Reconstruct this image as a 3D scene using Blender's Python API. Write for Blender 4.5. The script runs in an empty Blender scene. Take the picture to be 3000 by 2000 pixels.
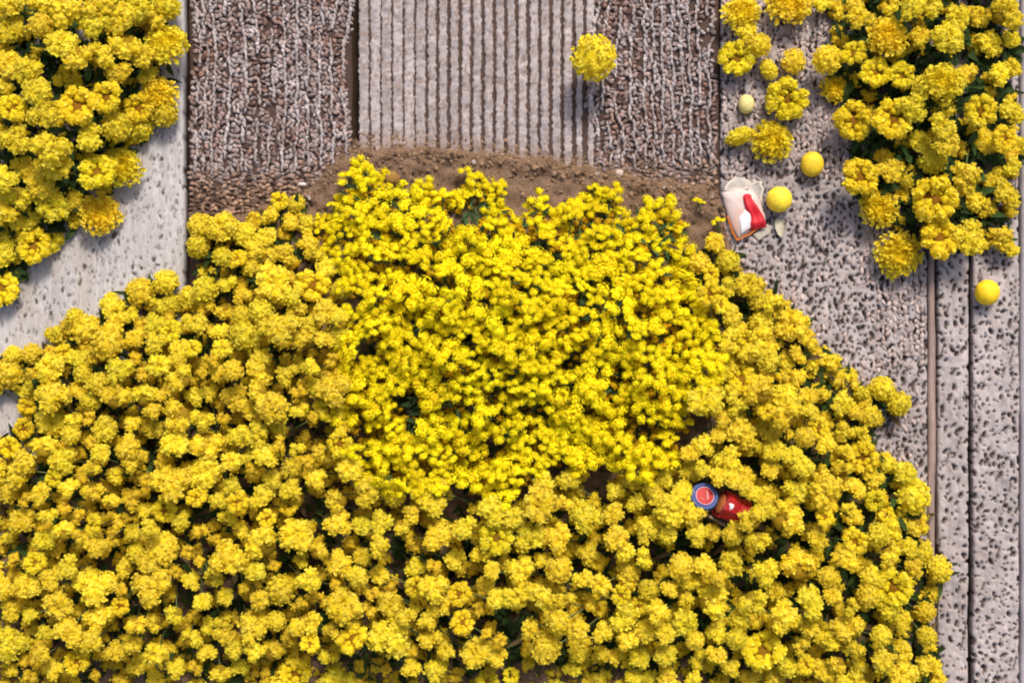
import bpy, math, random
import numpy as np
from mathutils import Vector, Matrix

random.seed(7)
RNG = np.random.default_rng(7)
S = 0.0003            # metres for one photograph pixel on the boards
CAM_H = 4000.0        # camera height in the same pixels (1.2 m)
scene = bpy.context.scene
COL = scene.collection

# ------------------------------------------------------------------ camera, sky, sun, exposure
cam_d = bpy.data.cameras.new('camera')
cam_d.sensor_width = 36.0
cam_d.lens = 36.0 * CAM_H / 3000.0
cam_d.clip_start = 0.02
cam_d.clip_end = 200.0
cam_d.dof.use_dof = True
cam_d.dof.focus_distance = (CAM_H - 110) * S
cam_d.dof.aperture_fstop = 2.0
cam = bpy.data.objects.new('camera', cam_d)
COL.objects.link(cam)
cam.location = (0, 0, CAM_H * S)
cam.rotation_euler = (0, 0, 0)
scene.camera = cam

SUN_ELEV = math.radians(47)
SUN_TRAVEL = math.atan2(-115, -34)          # heading of the shadows on the boards (world XY)
world = bpy.data.worlds.new('World')
scene.world = world
world.use_nodes = True
wn = world.node_tree
sky = wn.nodes.new('ShaderNodeTexSky')
sky.sky_type = 'NISHITA'
sky.sun_disc = False
sky.sun_elevation = SUN_ELEV
sky.dust_density = 4.0
sky.ozone_density = 0.3
# Nishita: rotation 0 puts the sun at +Y, growing clockwise seen from above
sd = SUN_TRAVEL + math.pi
sky.sun_rotation = math.pi / 2 - sd
bg = wn.nodes['Background']
bg.inputs['Strength'].default_value = 0.155
wn.links.new(sky.outputs[0], bg.inputs['Color'])

sun_d = bpy.data.lights.new('sun', 'SUN')
sun_d.energy = 3.2
sun_d.angle = math.radians(13.0)
sun_d.color = (1.0, 0.95, 0.87)
sun = bpy.data.objects.new('sun', sun_d)
COL.objects.link(sun)
dv = Vector((math.cos(SUN_TRAVEL) * math.cos(SUN_ELEV), math.sin(SUN_TRAVEL) * math.cos(SUN_ELEV), -math.sin(SUN_ELEV)))
sun.rotation_euler = dv.to_track_quat('-Z', 'Y').to_euler()
sun.location = (0.3, 1.0, 2.0)

vs = scene.view_settings
vs.view_transform = 'Standard'
vs.look = 'None'
vs.gamma = 1.0
vs.exposure = 0.27
vs.use_curve_mapping = False
scene.render.engine = 'CYCLES'
scene.cycles.filter_width = 1.9
scene.cycles.max_bounces = 5
scene.cycles.diffuse_bounces = 4
scene.cycles.use_adaptive_sampling = True
scene.cycles.adaptive_threshold = 0.02
scene.cycles.glossy_bounces = 2
scene.cycles.transmission_bounces = 4

SUNV = np.array([-dv.x, -dv.y, -dv.z])


# ------------------------------------------------------------------ helpers
def P(u, v, z=0.0):
    """photograph pixel (u, v) at height z (pixels) -> world metres"""
    f = (CAM_H - z) / CAM_H
    return Vector(((u - 1500) * f * S, (1000 - v) * f * S, z * S))


def tag(o, label=None, cat=None, group=None, kind=None):
    if label: o['label'] = label
    if cat: o['category'] = cat
    if group: o['group'] = group
    if kind: o['kind'] = kind
    return o


def empty(name, loc):
    o = bpy.data.objects.new(name, None)
    o.empty_display_size = 0.02
    o.location = loc
    COL.objects.link(o)
    return o


def make_mesh(name, verts, faces_list, cols=None, smooth=True, mats=(), mat_idx=None):
    """faces_list: list of int arrays (n,3) or (n,4)"""
    me = bpy.data.meshes.new(name)
    verts = np.asarray(verts, np.float32)
    me.vertices.add(len(verts))
    me.vertices.foreach_set('co', verts.ravel())
    idx, starts, tot = [], [], 0
    for f in faces_list:
        f = np.asarray(f, np.int32)
        if len(f) == 0: continue
        k = f.shape[1]
        idx.append(f.ravel())
        starts.append(tot + np.arange(len(f), dtype=np.int32) * k)
        tot += f.size
    idx = np.concatenate(idx); starts = np.concatenate(starts)
    me.loops.add(len(idx)); me.loops.foreach_set('vertex_index', idx)
    me.polygons.add(len(starts)); me.polygons.foreach_set('loop_start', starts)
    me.update(calc_edges=True)
    me.polygons.foreach_set('use_smooth', np.full(len(starts), smooth, bool))
    for m in mats: me.materials.append(m)
    if mat_idx is not None:
        me.polygons.foreach_set('material_index', np.asarray(mat_idx, np.int32))
    if cols is not None:
        at = me.color_attributes.new('Col', 'FLOAT_COLOR', 'POINT')
        c = np.ones((len(verts), 4), np.float32)
        c[:, :3] = cols
        at.data.foreach_set('color', c.ravel())
    me.validate(verbose=False)
    return me


def obj(name, me, parent=None, loc=None):
    o = bpy.data.objects.new(name, me)
    COL.objects.link(o)
    if parent is not None: o.parent = parent
    if loc is not None: o.location = loc
    return o


class MB:
    """collects geometry pieces (verts, faces, colours, material index)"""
    def __init__(self):
        self.v, self.q, self.t, self.c, self.qm, self.tm, self.n = [], [], [], [], [], [], 0

    def add(self, v, f, c, m=0):
        v = np.asarray(v, np.float32).reshape(-1, 3)
        f = np.asarray(f, np.int32)
        c = np.asarray(c, np.float32)
        if c.ndim == 1: c = np.tile(c, (len(v), 1))
        self.v.append(v); self.c.append(c)
        if f.shape[1] == 4:
            self.q.append(f + self.n); self.qm.append(np.full(len(f), m))
        else:
            self.t.append(f + self.n); self.tm.append(np.full(len(f), m))
        self.n += len(v)

    def arrays(self):
        v = np.concatenate(self.v); c = np.concatenate(self.c)
        q = np.concatenate(self.q) if self.q else np.zeros((0, 4), np.int32)
        t = np.concatenate(self.t) if self.t else np.zeros((0, 3), np.int32)
        m = np.concatenate([*(self.qm or [np.zeros(0)]), *(self.tm or [np.zeros(0)])])
        return v, q, t, c, m

    def mesh(self, name, mats, smooth=True, scale=1.0):
        v, q, t, c, m = self.arrays()
        return make_mesh(name, v * scale, [q, t], c, smooth, mats, m)


# ---- value noise in numpy
_PERM = np.random.default_rng(11).random((256, 256)).astype(np.float32)


def vnoise(x, y):
    x = np.asarray(x, np.float64); y = np.asarray(y, np.float64)
    xi = np.floor(x).astype(int); yi = np.floor(y).astype(int)
    fx = x - xi; fy = y - yi
    fx = fx * fx * (3 - 2 * fx); fy = fy * fy * (3 - 2 * fy)
    g = lambda a, b: _PERM[a & 255, b & 255]
    return ((g(xi, yi) * (1 - fx) + g(xi + 1, yi) * fx) * (1 - fy) +
            (g(xi, yi + 1) * (1 - fx) + g(xi + 1, yi + 1) * fx) * fy)


def fbm(x, y, o=4):
    s, a, t = 0, 1.0, 0
    for k in range(o):
        s = s + a * vnoise(x * 2 ** k + 17 * k, y * 2 ** k + 31 * k); t += a; a *= .5
    return s / t


def poly_dist(px, py, poly):
    """signed distance, positive inside"""
    px = np.asarray(px, float); py = np.asarray(py, float)
    d = np.full(px.shape, 1e9); inside = np.zeros(px.shape, bool)
    n = len(poly)
    for i in range(n):
        ax, ay = poly[i]; bx, by = poly[(i + 1) % n]
        ex, ey = bx - ax, by - ay
        t = np.clip(((px - ax) * ex + (py - ay) * ey) / (ex * ex + ey * ey + 1e-9), 0, 1)
        d = np.minimum(d, np.hypot(px - ax - t * ex, py - ay - t * ey))
        cond = ((ay > py) != (by > py)) & (px < (bx - ax) * (py - ay) / (by - ay + 1e-12) + ax)
        inside ^= cond
    return np.where(inside, d, -d)


def smooth01(x):
    x = np.clip(x, 0, 1)
    return x * x * (3 - 2 * x)


# ------------------------------------------------------------------ materials
def new_mat(name):
    m = bpy.data.materials.new(name)
    m.use_nodes = True
    nt = m.node_tree
    for n in list(nt.nodes): nt.nodes.remove(n)
    out = nt.nodes.new('ShaderNodeOutputMaterial')
    return m, nt, out


def N(nt, t, **kw):
    n = nt.nodes.new('ShaderNode' + t)
    for k, v in kw.items(): setattr(n, k, v)
    return n


def petal_material(name, transl=0.28, hue=0.014, val=0.16, sat=1.0):
    m, nt, out = new_mat(name)
    L = nt.links.new
    at = N(nt, 'Attribute', attribute_name='Col')
    oi = N(nt, 'ObjectInfo')
    mr = N(nt, 'MapRange'); mr.inputs['To Min'].default_value = 0.5 - hue; mr.inputs['To Max'].default_value = 0.5 + hue
    L(oi.outputs['Random'], mr.inputs['Value'])
    mul = N(nt, 'Math', operation='MULTIPLY'); mul.inputs[1].default_value = 7.31
    fr = N(nt, 'Math', operation='FRACT')
    L(oi.outputs['Random'], mul.inputs[0]); L(mul.outputs[0], fr.inputs[0])
    mv = N(nt, 'MapRange'); mv.inputs['To Min'].default_value = 1 - val - .06; mv.inputs['To Max'].default_value = 1.0
    L(fr.outputs[0], mv.inputs['Value'])
    hsv = N(nt, 'HueSaturation')
    hsv.inputs['Saturation'].default_value = sat
    L(mr.outputs[0], hsv.inputs['Hue']); L(mv.outputs[0], hsv.inputs['Value']); L(at.outputs['Color'], hsv.inputs['Color'])
    pb = N(nt, 'BsdfPrincipled')
    pb.inputs['Roughness'].default_value = 0.75
    pb.inputs['Specular IOR Level'].default_value = 0.1
    L(hsv.outputs[0], pb.inputs['Base Color'])
    tr = N(nt, 'BsdfTranslucent'); L(hsv.outputs[0], tr.inputs['Color'])
    mx = N(nt, 'MixShader'); mx.inputs[0].default_value = transl
    L(pb.outputs[0], mx.inputs[1]); L(tr.outputs[0], mx.inputs[2]); L(mx.outputs[0], out.inputs[0])
    return m


def attr_material(name, rough=0.8, spec=0.2, noise_scale=900.0, noise_amt=0.25, bump=0.0, bump_scale=1500.0, stretch=(1, 1, 1), transl=0.0):
    """vertex colour times a fine grain, with fine relief"""
    m, nt, out = new_mat(name)
    L = nt.links.new
    at = N(nt, 'Attribute', attribute_name='Col')
    tc = N(nt, 'TexCoord')
    mp = N(nt, 'Mapping'); mp.inputs['Scale'].default_value = stretch
    L(tc.outputs['Object'], mp.inputs['Vector'])
    no = N(nt, 'TexNoise'); no.inputs['Scale'].default_value = noise_scale; no.inputs['Detail'].default_value = 4
    L(mp.outputs[0], no.inputs['Vector'])
    mr = N(nt, 'MapRange'); mr.inputs['From Min'].default_value = 0.3; mr.inputs['From Max'].default_value = 0.7
    mr.inputs['To Min'].default_value = 1 - noise_amt; mr.inputs['To Max'].default_value = 1 + noise_amt
    L(no.outputs['Fac'], mr.inputs['Value'])
    vm = N(nt, 'VectorMath', operation='SCALE')
    L(at.outputs['Color'], vm.inputs[0]); L(mr.outputs[0], vm.inputs['Scale'])
    pb = N(nt, 'BsdfPrincipled')
    pb.inputs['Roughness'].default_value = rough
    pb.inputs['Specular IOR Level'].default_value = spec
    L(vm.outputs[0], pb.inputs['Base Color'])
    if bump:
        n2 = N(nt, 'TexNoise'); n2.inputs['Scale'].default_value = bump_scale; n2.inputs['Detail'].default_value = 5
        L(mp.outputs[0], n2.inputs['Vector'])
        bp = N(nt, 'Bump'); bp.inputs['Strength'].default_value = bump; bp.inputs['Distance'].default_value = 0.0012
        L(n2.outputs['Fac'], bp.inputs['Height']); L(bp.outputs[0], pb.inputs['Normal'])
    if transl:
        tr = N(nt, 'BsdfTranslucent'); L(vm.outputs[0], tr.inputs['Color'])
        mx = N(nt, 'MixShader'); mx.inputs[0].default_value = transl
        L(pb.outputs[0], mx.inputs[1]); L(tr.outputs[0], mx.inputs[2]); L(mx.outputs[0], out.inputs[0])
    else:
        L(pb.outputs[0], out.inputs[0])
    return m


M_PETAL = petal_material('yellow_petals', 0.42, hue=0.007, val=0.12)
M_FLORET = petal_material('golden_florets', 0.36, hue=0.005, val=0.06)
M_LEAF = attr_material('leaf_green', 0.8, 0.08, 1200, 0.3, transl=0.2)
M_STEM = attr_material('stem_green', 0.6, 0.3, 1500, 0.25)
M_BOARD = attr_material('weathered_paint', 0.72, 0.2, 900, 0.16, 0.35, 1700, (1, .22, 1))
M_WEAVE = attr_material('marled_weave', 0.9, 0.1, 2200, 0.28, 0.35, 2600)
M_SOIL = attr_material('brown_earth', 0.95, 0.08, 900, 0.42, 1.0, 1100)
M_BUD = attr_material('bud_skin', 0.6, 0.2, 260, 0.16, 0.25, 420)
M_PAPER = attr_material('waxed_paper', 0.5, 0.4, 500, 0.07, 0.1, 700, transl=0.12)
M_GLOSS = attr_material('glossy_plastic', 0.55, 0.25, 700, 0.10, 0.04, 600)
M_CAP = attr_material('printed_cap', 0.55, 0.3, 900, 0.12, 0.1, 900)

# ------------------------------------------------------------------ colour constants (real base colours)
PALE = np.array([.355, .305, .298])
PALE_W = np.array([.40, .375, .37])
BROWN = np.array([.06, .034, .026])
DIRT = np.array([.20, .125, .085])
EARTH = np.array([.16, .10, .062])

# ------------------------------------------------------------------ ground and boards
gv = np.array([(-15, -15, -.03), (15, -15, -.03), (15, 15, -.03), (-15, 15, -.03)], float)
g = obj('ground', make_mesh('ground', gv, [np.array([[0, 1, 2, 3]])], np.tile(EARTH * .55, (4, 1)), False, [M_SOIL]))
tag(g, 'dark earth beneath the boards', 'ground', kind='structure')

floor_root = empty('board_floor', (0, 0, 0))
tag(floor_root, 'floor of pale weathered boards running up the picture', 'floor', kind='structure')


def board(name, x0, x1, y0, y1, step, hfun, zlow=-45, bevel=4, top=0.0, xe=None):
    """a board in photograph pixels: displaced top sheet with rounded edges and skirts. hfun(X, Y) -> height px, colour.
    xe(y) -> (x0, x1) lets the long edges waver"""
    nx = max(3, int((x1 - x0) / step) + 1); ny = max(3, int((y1 - y0) / step) + 1)
    xs = np.linspace(0, 1, nx); ys = np.linspace(y0, y1, ny)
    T, Y = np.meshgrid(xs, ys)
    wob0 = (fbm(Y * .006 + x0, Y * 0 + 3, 3) - .5) * 7
    wob1 = (fbm(Y * .006 + x1, Y * 0 + 9, 3) - .5) * 7
    X = (x0 + wob0) * (1 - T) + (x1 + wob1) * T
    h, c = hfun(X, Y)
    e = np.minimum((X - x0 - wob0), (x1 + wob1 - X))
    h = h + top - bevel * (1 - smooth01(e / (bevel * 1.6))) ** 2
    V = np.stack([(X - 1500) * S, (1000 - Y) * S, h * S], -1).reshape(-1, 3)
    C = c.reshape(-1, 3)
    i = np.arange(nx * ny).reshape(ny, nx)
    F = np.stack([i[:-1, :-1], i[1:, :-1], i[1:, 1:], i[:-1, 1:]], -1).reshape(-1, 4)
    # skirts
    ring = np.concatenate([i[0, :], i[1:, -1], i[-1, -2::-1], i[-2:0:-1, 0]])
    base = V[ring].copy(); base[:, 2] = zlow * S
    nb = len(V); k = np.arange(len(ring)); k2 = (k + 1) % len(ring)
    Fs = np.stack([ring[k], ring[k2], nb + k2, nb + k], -1)
    V = np.concatenate([V, base]); C = np.concatenate([C, np.tile(BROWN * .9, (len(ring), 1))])
    me = make_mesh(name, V, [F, Fs], C, True, [M_BOARD])
    return me


def splat_pits(X, Y, n, smin, smax, ratio, seed, xr, yr, jitter=None, mask=None, slant=0.35):
    """returns pit depth field 0..1 made of n slanted elongated chips"""
    r = np.random.default_rng(seed)
    D = np.zeros(X.shape)
    x0, x1 = xr; y0, y1 = yr
    ys = Y[:, 0]
    if jitter:
        gx = np.arange(x0, x1, jitter[0]); gy = np.arange(y0, y1, jitter[1])
        GX, GY = np.meshgrid(gx, gy)
        GX = GX + (np.arange(len(gy)) % 2)[:, None] * jitter[0] * .5
        pts = np.stack([GX.ravel() + r.normal(0, jitter[0] * .26, GX.size), GY.ravel() + r.normal(0, jitter[1] * .26, GX.size)], -1)
        keep = r.random(len(pts)) < n
        pts = pts[keep]
    else:
        pts = np.stack([r.uniform(x0, x1, n), r.uniform(y0, y1, n)], -1)
    for (px, py) in pts:
        if mask is not None and r.random() > mask(px, py): continue
        s = smin + (smax - smin) * r.random() ** 2.2
        ly = s * ratio * r.uniform(.7, 1.3)
        j0 = np.searchsorted(ys, py - ly * 2); j1 = np.searchsorted(ys, py + ly * 2)
        if j1 <= j0: continue
        xrow = X[j0]
        i0 = np.searchsorted(xrow, px - ly * 2); i1 = np.searchsorted(xrow, px + ly * 2)
        if i1 <= i0: continue
        dx = X[j0:j1, i0:i1] - px; dy = Y[j0:j1, i0:i1] - py
        a = r.normal(-.25, slant)
        dx2 = dx * math.cos(a) - dy * math.sin(a); dy2 = dx * math.sin(a) + dy * math.cos(a)
        q = np.sqrt((dx2 / s) ** 2 + (dy2 / ly) ** 2)
        q = q + (vnoise(dx * .22 + px, dy * .22 + py) - .5) * .5
        D[j0:j1, i0:i1] = np.maximum(D[j0:j1, i0:i1], 1 - smooth01((q - .55) / .6))
    return D


def mixc(a, b, t):
    return a * (1 - t[..., None]) + b * t[..., None]


# -- smooth pale board at the left
def h_left(X, Y):
    g1 = fbm(X * .05, Y * .008, 4); g2 = fbm(X * .2, Y * .03, 3)
    D = splat_pits(X, Y, 240, 1.5, 5.0, 2.6, 5, (0, 545), (250, 1400), slant=.15)
    D = np.maximum(D, .6 * splat_pits(X, Y, 1900, 1.2, 3.6, 3.2, 6, (0, 545), (200, 1400), slant=.1))
    for (cx, cy, sx, sy, a) in ((337, 690, 9, 14, .5), (350, 710, 4, 14, -.2), (250, 782, 7, 9, 0), (318, 824, 3.5, 7, 0), (391, 783, 5, 10, .3),
                                (396, 803, 9, 4, .3), (417, 787, 6, 6, 0), (452, 762, 6, 8, -.3), (465, 777, 7, 4, 0), (110, 884, 5, 10, -.3), (480, 566, 4, 10, 0), (415, 757, 4, 5, 0)):
        dx = X - cx; dy = Y - cy
        q = np.hypot((dx * math.cos(a) + dy * math.sin(a)) / sx, (-dx * math.sin(a) + dy * math.cos(a)) / sy)
        D = np.maximum(D, 1 - smooth01((q - .6) / .5))
    ring = np.exp(-((np.hypot(X - 402, (Y - 783) * 1.2) - 13) / 3) ** 2)
    h = (g1 - .5) * 3 + (g2 - .5) * 1.2 - 5 * D + 2.2 * ring
    c = PALE_W * (.72 + .30 * g1[..., None] + .34 * (g2[..., None] - .25))
    c = mixc(c, np.array([.36, .31, .27]) + 0 * c, smooth01((fbm(X * .012, Y * .004, 3) - .56) / .12) * .55)
    c = mixc(c, BROWN * .6 + 0 * c, np.clip(D * 1.05, 0, 1) * .9)
    return h, c


me = board('plank', -420, 541, -320, 1480, 3.8, h_left, top=12, bevel=6)
tag(obj('plank', me, floor_root), 'smooth pale board with small black chips')


# -- dark backing boards carrying the weave and the ribs
def h_back(col):
    def f(X, Y):
        g1 = fbm(X * .06, Y * .01, 4)
        return (g1 - .5) * 4, np.ones(X.shape + (3,)) * col * (.75 + .5 * g1[..., None])
    return f


SOIL_TOP = [(640, 660), (720, 620), (880, 560), (940, 500), (1005, 452), (1060, 428), (1250, 424), (1450, 440), (1600, 458), (1700, 478), (1880, 508), (2075, 535), (2112, 590), (2138, 700)]


def soil_edge(x):
    return np.interp(x, [p[0] for p in SOIL_TOP], [p[1] for p in SOIL_TOP])


me = board('plank', 553, 1030, -320, 1500, 9, h_back(BROWN), top=-4)
pl_knit_a = obj('plank', me, floor_root); tag(pl_knit_a, 'brown board under knobbly vertical weave')
me = board('plank', 1052, 2108, -320, 1500, 12, h_back(BROWN * 1.1), top=-4)
pl_rib = obj('plank', me, floor_root); tag(pl_rib, 'board with pale upright ribs and knobbly weave')

# bead = low ellipsoid, unit sphere template
_ico = None


def ico(sub):
    import bmesh
    bm = bmesh.new(); bmesh.ops.create_icosphere(bm, subdivisions=sub, radius=1)
    v = np.array([x.co[:] for x in bm.verts]); f = np.array([[q.index for q in p.verts] for p in bm.faces]); bm.free()
    return v, f


ICO1 = ico(1); ICO2 = ico(2); ICO3 = ico(3)


def bead(mb, x, y, z, rx, ry, rz, a, col, sub=ICO2, seed=0, marl=0.0):
    v, f = sub
    w = v * (1 + .34 * (vnoise(v[:, 0] * 1.9 + seed, v[:, 1] * 1.9 + v[:, 2] * 1.3 + seed * .37) - .5)[:, None] * 2)
    w = w * np.array([rx, ry, rz])
    ca, sa = math.cos(a), math.sin(a)
    X = x + w[:, 0] * ca - w[:, 1] * sa; Y = -y + w[:, 0] * sa + w[:, 1] * ca
    c = np.tile(np.asarray(col, float), (len(v), 1))
    if marl:
        c = c * (1 - marl + 2 * marl * vnoise(X * .16 + 11, Y * .11 + 7))[:, None]
    mb.add(np.stack([X - 1500, 1000 + Y, z + w[:, 2]], -1), f, c)


def strand(mb, pts, rad, col, seed, flat=.7, seg=5):
    """wavy half tube along pts (photograph px x, y)"""
    n = len(pts); ang = np.linspace(0, math.pi, seg)
    r = np.random.default_rng(seed)
    pts = np.asarray(pts, float)
    rr = rad * (.25 + 1.3 * fbm(pts[:, 1] * .06 + seed, pts[:, 1] * 0 + seed * 1.7, 2))
    V = np.zeros((n, seg, 3)); C = np.zeros((n, seg, 3))
    for k in range(seg):
        V[:, k, 0] = pts[:, 0] - 1500 + np.cos(ang[k]) * rr
        V[:, k, 1] = 1000 - pts[:, 1]
        V[:, k, 2] = np.sin(ang[k]) * rr * flat * 1.3 - 3
    cc = col * (.8 + .4 * fbm(pts[:, 1] * .05 + seed * 3.1, pts[:, 1] * 0 + seed, 3))[:, None]
    C[:] = cc[:, None, :]
    i = np.arange(n * seg).reshape(n, seg)
    F = np.stack([i[:-1, :-1], i[:-1, 1:], i[1:, 1:], i[1:, :-1]], -1).reshape(-1, 4)
    mb.add(V.reshape(-1, 3), F, C.reshape(-1, 3))


def bead_colour(r, x, y, stain_y, t):
    d = float(smooth01((y - stain_y + r.normal(0, 25)) / 130))
    t = float(np.clip(t + 1.1 * (fbm(x * .03 + 3, y * .02 + 9, 2) - .5) + r.normal(0, .13), 0, 1))
    c = PALE * r.uniform(.82, 1.12) * t + np.array([.18, .102, .08]) * r.uniform(.55, 1.35) * (1 - t)
    c2 = DIRT * r.uniform(.4, 1.5)
    return c * (1 - d) + c2 * d


def weave(name, parent, cols, y0, y1, stain, seed, wander=1.0, ymax=None):
    """knitted relief: pale chains of long stitches between columns of fat brown slanting ones. cols = (x, kind)"""
    r = np.random.default_rng(seed)
    mb = MB()
    for ci, (cx, kind) in enumerate(cols):
        y = y0 + r.uniform(0, 14)
        gap_until = -1e9
        while y < y1:
            yy = y
            pale = kind == 'p'
            y += r.uniform(9, 13) if pale else r.uniform(11, 17)
            if ymax is not None and yy > ymax(cx): break
            if r.random() < .03: gap_until = yy + r.uniform(15, 45)
            x = cx + wander * (22 * (vnoise(cx * .004 + 5, yy * .007 + seed) - .5) + 9 * (vnoise(cx * .05 + 5, yy * .03 + seed) - .5))
            st = float(smooth01((yy - stain + 30 * (vnoise(cx * .02, yy * .02) - .5)) / 110))
            if pale and st < .5:
                if yy < gap_until: continue
                bead(mb, x + r.normal(0, 1.4), yy, r.uniform(0, 4), r.uniform(3.8, 6.2), r.uniform(8, 12), r.uniform(5.5, 8), r.normal(0, .22), bead_colour(r, x, yy, stain, .88), seed=r.random() * 50, marl=.35)
            else:
                ang = (.75 if r.random() < .5 else -.75) + r.normal(0, .35)
                if st > .5: ang = math.pi / 2 + r.normal(0, .4)
                if r.random() < .08: continue
                t = .27 + .27 * r.random()
                bead(mb, x + r.normal(0, 2.6), yy, r.uniform(-6, 2), r.uniform(5, 8), r.uniform(8, 12.5), r.uniform(4, 8), ang, bead_colour(r, x, yy, stain, t), seed=r.random() * 50, marl=.55)
                if r.random() < .3:
                    bead(mb, x + r.normal(0, 6), yy + r.normal(0, 6), r.uniform(1, 6), r.uniform(2.5, 4), r.uniform(4, 9), r.uniform(2.5, 4.5), ang + r.normal(0, .6), bead_colour(r, x, yy, stain, .8), ICO1, seed=r.random() * 50, marl=.4)
    o = obj(name, mb.mesh(name, [M_WEAVE], True, S), parent)
    tag(o, kind='stuff')


def col_list(strands, x0, x1):
    cols = []
    xs = sorted(strands)
    for x in xs: cols.append((x, 'p'))
    ed = [x0] + xs + [x1]
    for a_, b_ in zip(ed, ed[1:]):
        w = b_ - a_
        n_ = max(1, round((w - 8) / 15.0))
        for k in range(n_):
            cols.append((a_ + w * (k + 1) / (n_ + 1), 'b'))
    return sorted(cols)


weave('knobbly_weave', pl_knit_a, col_list([578, 600, 625, 666, 713, 751, 793, 832, 870, 906, 942, 978, 1016], 556, 1026), -330, 690, 450, 3)

# ribs: each upright rib a piece of its own
r = np.random.default_rng(8)
rib_x = np.arange(1066, 1735, 33.2)
for k, x in enumerate(rib_x):
    yb = float(soil_edge(x)) + 34
    y = np.arange(-320, yb, 4.0)
    xx = x + 3.0 * (fbm(y * .01 + k * 9, y * 0 + k, 2) - .5)
    n = len(y); seg = 9
    ang = np.linspace(0, math.pi, seg)
    w = (14.6 if x < 1250 else 12.4) + 0 * y
    if x > 1690:
        w = w * (.72 + .28 * (y < 100))
    hgt = (8 if x < 1250 else 10) * (.8 + .4 * vnoise(y * .05 + 40 + k, y * 0 + k))
    V = np.zeros((n, seg, 3))
    for q in range(seg):
        cs = math.copysign(abs(math.cos(ang[q])) ** .55, math.cos(ang[q])); sn = math.sin(ang[q]) ** .6
        side = 0 if cs > 0 else 50
        jag = (fbm(y * .16 + side + k * 7.3, y * 0 + k + side, 3) - .5) * 9.0 * abs(cs) ** 2
        lump = (fbm(y * .22 + q * 5 + k * 7, y * 0 + q * 1.3 + k, 3) - .5) * 7.5 - (2.2 if q == seg // 2 else 0)
        V[:, q, 0] = xx - 1500 + cs * w + jag
        V[:, q, 1] = 1000 - y
        V[:, q, 2] = -6 + sn * hgt + (lump if 0 < q < seg - 1 else 0)
    stain = smooth01((y - (yb - 95)) / 90) * .75
    tone = (.70 + .38 * fbm(y * .02 + k * 5, y * 0 + k * 3, 4))[:, None] * r.uniform(.92, 1.08)
    C = PALE * (1 - stain[:, None]) * tone + DIRT * 1.25 * stain[:, None] * tone
    C = np.repeat(C[:, None, :], seg, 1)
    sp = np.stack([fbm(y * .08 + q * 3.7 + k, y * 0 + q + k * 2, 3) for q in range(seg)], 1)
    C = C * (.72 + .56 * np.stack([fbm(y * .025 + 60 + q * 2.1 + k, y * 0 + q * 1.7 + k * 2, 4) for q in range(seg)], 1))[..., None]
    C = mixc(C, np.array([.2, .14, .11]) + 0 * C, smooth01((sp - .56) / .14) * .75)
    i = np.arange(n * seg).reshape(n, seg)
    F = np.stack([i[:-1, :-1], i[:-1, 1:], i[1:, 1:], i[1:, :-1]], -1).reshape(-1, 4)
    obj('rib', make_mesh('rib', V.reshape(-1, 3) * S, [F], C.reshape(-1, 3), True, [M_BOARD]), pl_rib)

weave('knobbly_weave', pl_rib, col_list([1745, 1775, 1816, 1856, 1897, 1922, 1950, 1981, 2006, 2030, 2056, 2082], 1728, 2108), -330, 620, 430, 4, 1.5, ymax=lambda x: float(soil_edge(x)) + 30)


# -- rough speckled board right of the weave
def h_rough(x0, x1, dens, jx, jy, smin, smax, seed, ratio=1.7, tone=1.0):
    def f(X, Y):
        D = splat_pits(X, Y, dens, smin, smax, ratio, seed, (x0 - 10, x1 + 10), (-200, 2150), jitter=(jx, jy), slant=.38)
        D2 = splat_pits(X, Y, int((x1 - x0) * .55), 1.2, 3.2, 12.0, seed + 50, (x0, x1), (-200, 2150), slant=.04)
        g1 = fbm(X * .05, Y * .05, 3); g2 = fbm(X * .008, Y * .004, 3)
        D = np.clip(np.maximum(D, D2 * .85), 0, 1)
        lum = fbm(X * .045 + 9, Y * .03, 2)
        h = (g1 - .5) * 6 + (lum - .5) * 5 - 12 * D
        st_ = fbm(X * .11, Y * .010, 3)
        c = tone * PALE * (.62 + .3 * g1[..., None] + .4 * (g2[..., None] - .35) + .42 * (st_[..., None] - .3))
        c = mixc(c, np.array([.30, .24, .215]) + 0 * c, smooth01((lum - .55) / .2) * .4)
        c = mixc(c, BROWN * .75 + 0 * c, smooth01((D - .25) / .5) * .92)
        return h, c
    return f


me = board('plank', 2112, 2716, -320, 2320, 3.9, h_rough(2112, 2716, .92, 14, 19, 2.2, 7.0, 21, 2.0, .92), top=2)
pl_rough = obj('plank', me, floor_root); tag(pl_rough, 'broad grey board covered in dark flecks')
me = board('plank', 2748, 2836, -320, 2320, 3.8, h_rough(2748, 2836, .7, 18, 25, 2.0, 6.5, 23, 2.0), top=5)
tag(obj('plank', me, floor_root), 'narrow pale board with scattered dark chips')
me = board('plank', 2851, 2984, -320, 2320, 3.8, h_rough(2851, 2984, .88, 16, 22, 2.0, 6.5, 25, 1.8), top=4)
pl_r3 = obj('plank', me, floor_root); tag(pl_r3, 'pale board with rows of dark chips near the right edge')


def h_strip(X, Y):
    g1 = fbm(X * .08, Y * .01, 3)
    return (g1 - .5) * 3, np.array([.25, .18, .155]) * (.7 + .6 * g1[..., None])


me = board('batten', 2721, 2741, -320, 2320, 6, h_strip, top=-2, bevel=3)
tag(obj('batten', me, floor_root), 'thin brown batten between two boards')


def h_edge(X, Y):
    g1 = fbm(X * .05, Y * .008, 4)
    return (g1 - .5) * 2, np.array([.33, .30, .31]) * (.8 + .4 * g1[..., None])


me = board('plank', 2991, 3500, -320, 2320, 9, h_edge, top=6)
tag(obj('plank', me, floor_root), 'smooth grey board at the right edge')

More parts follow.
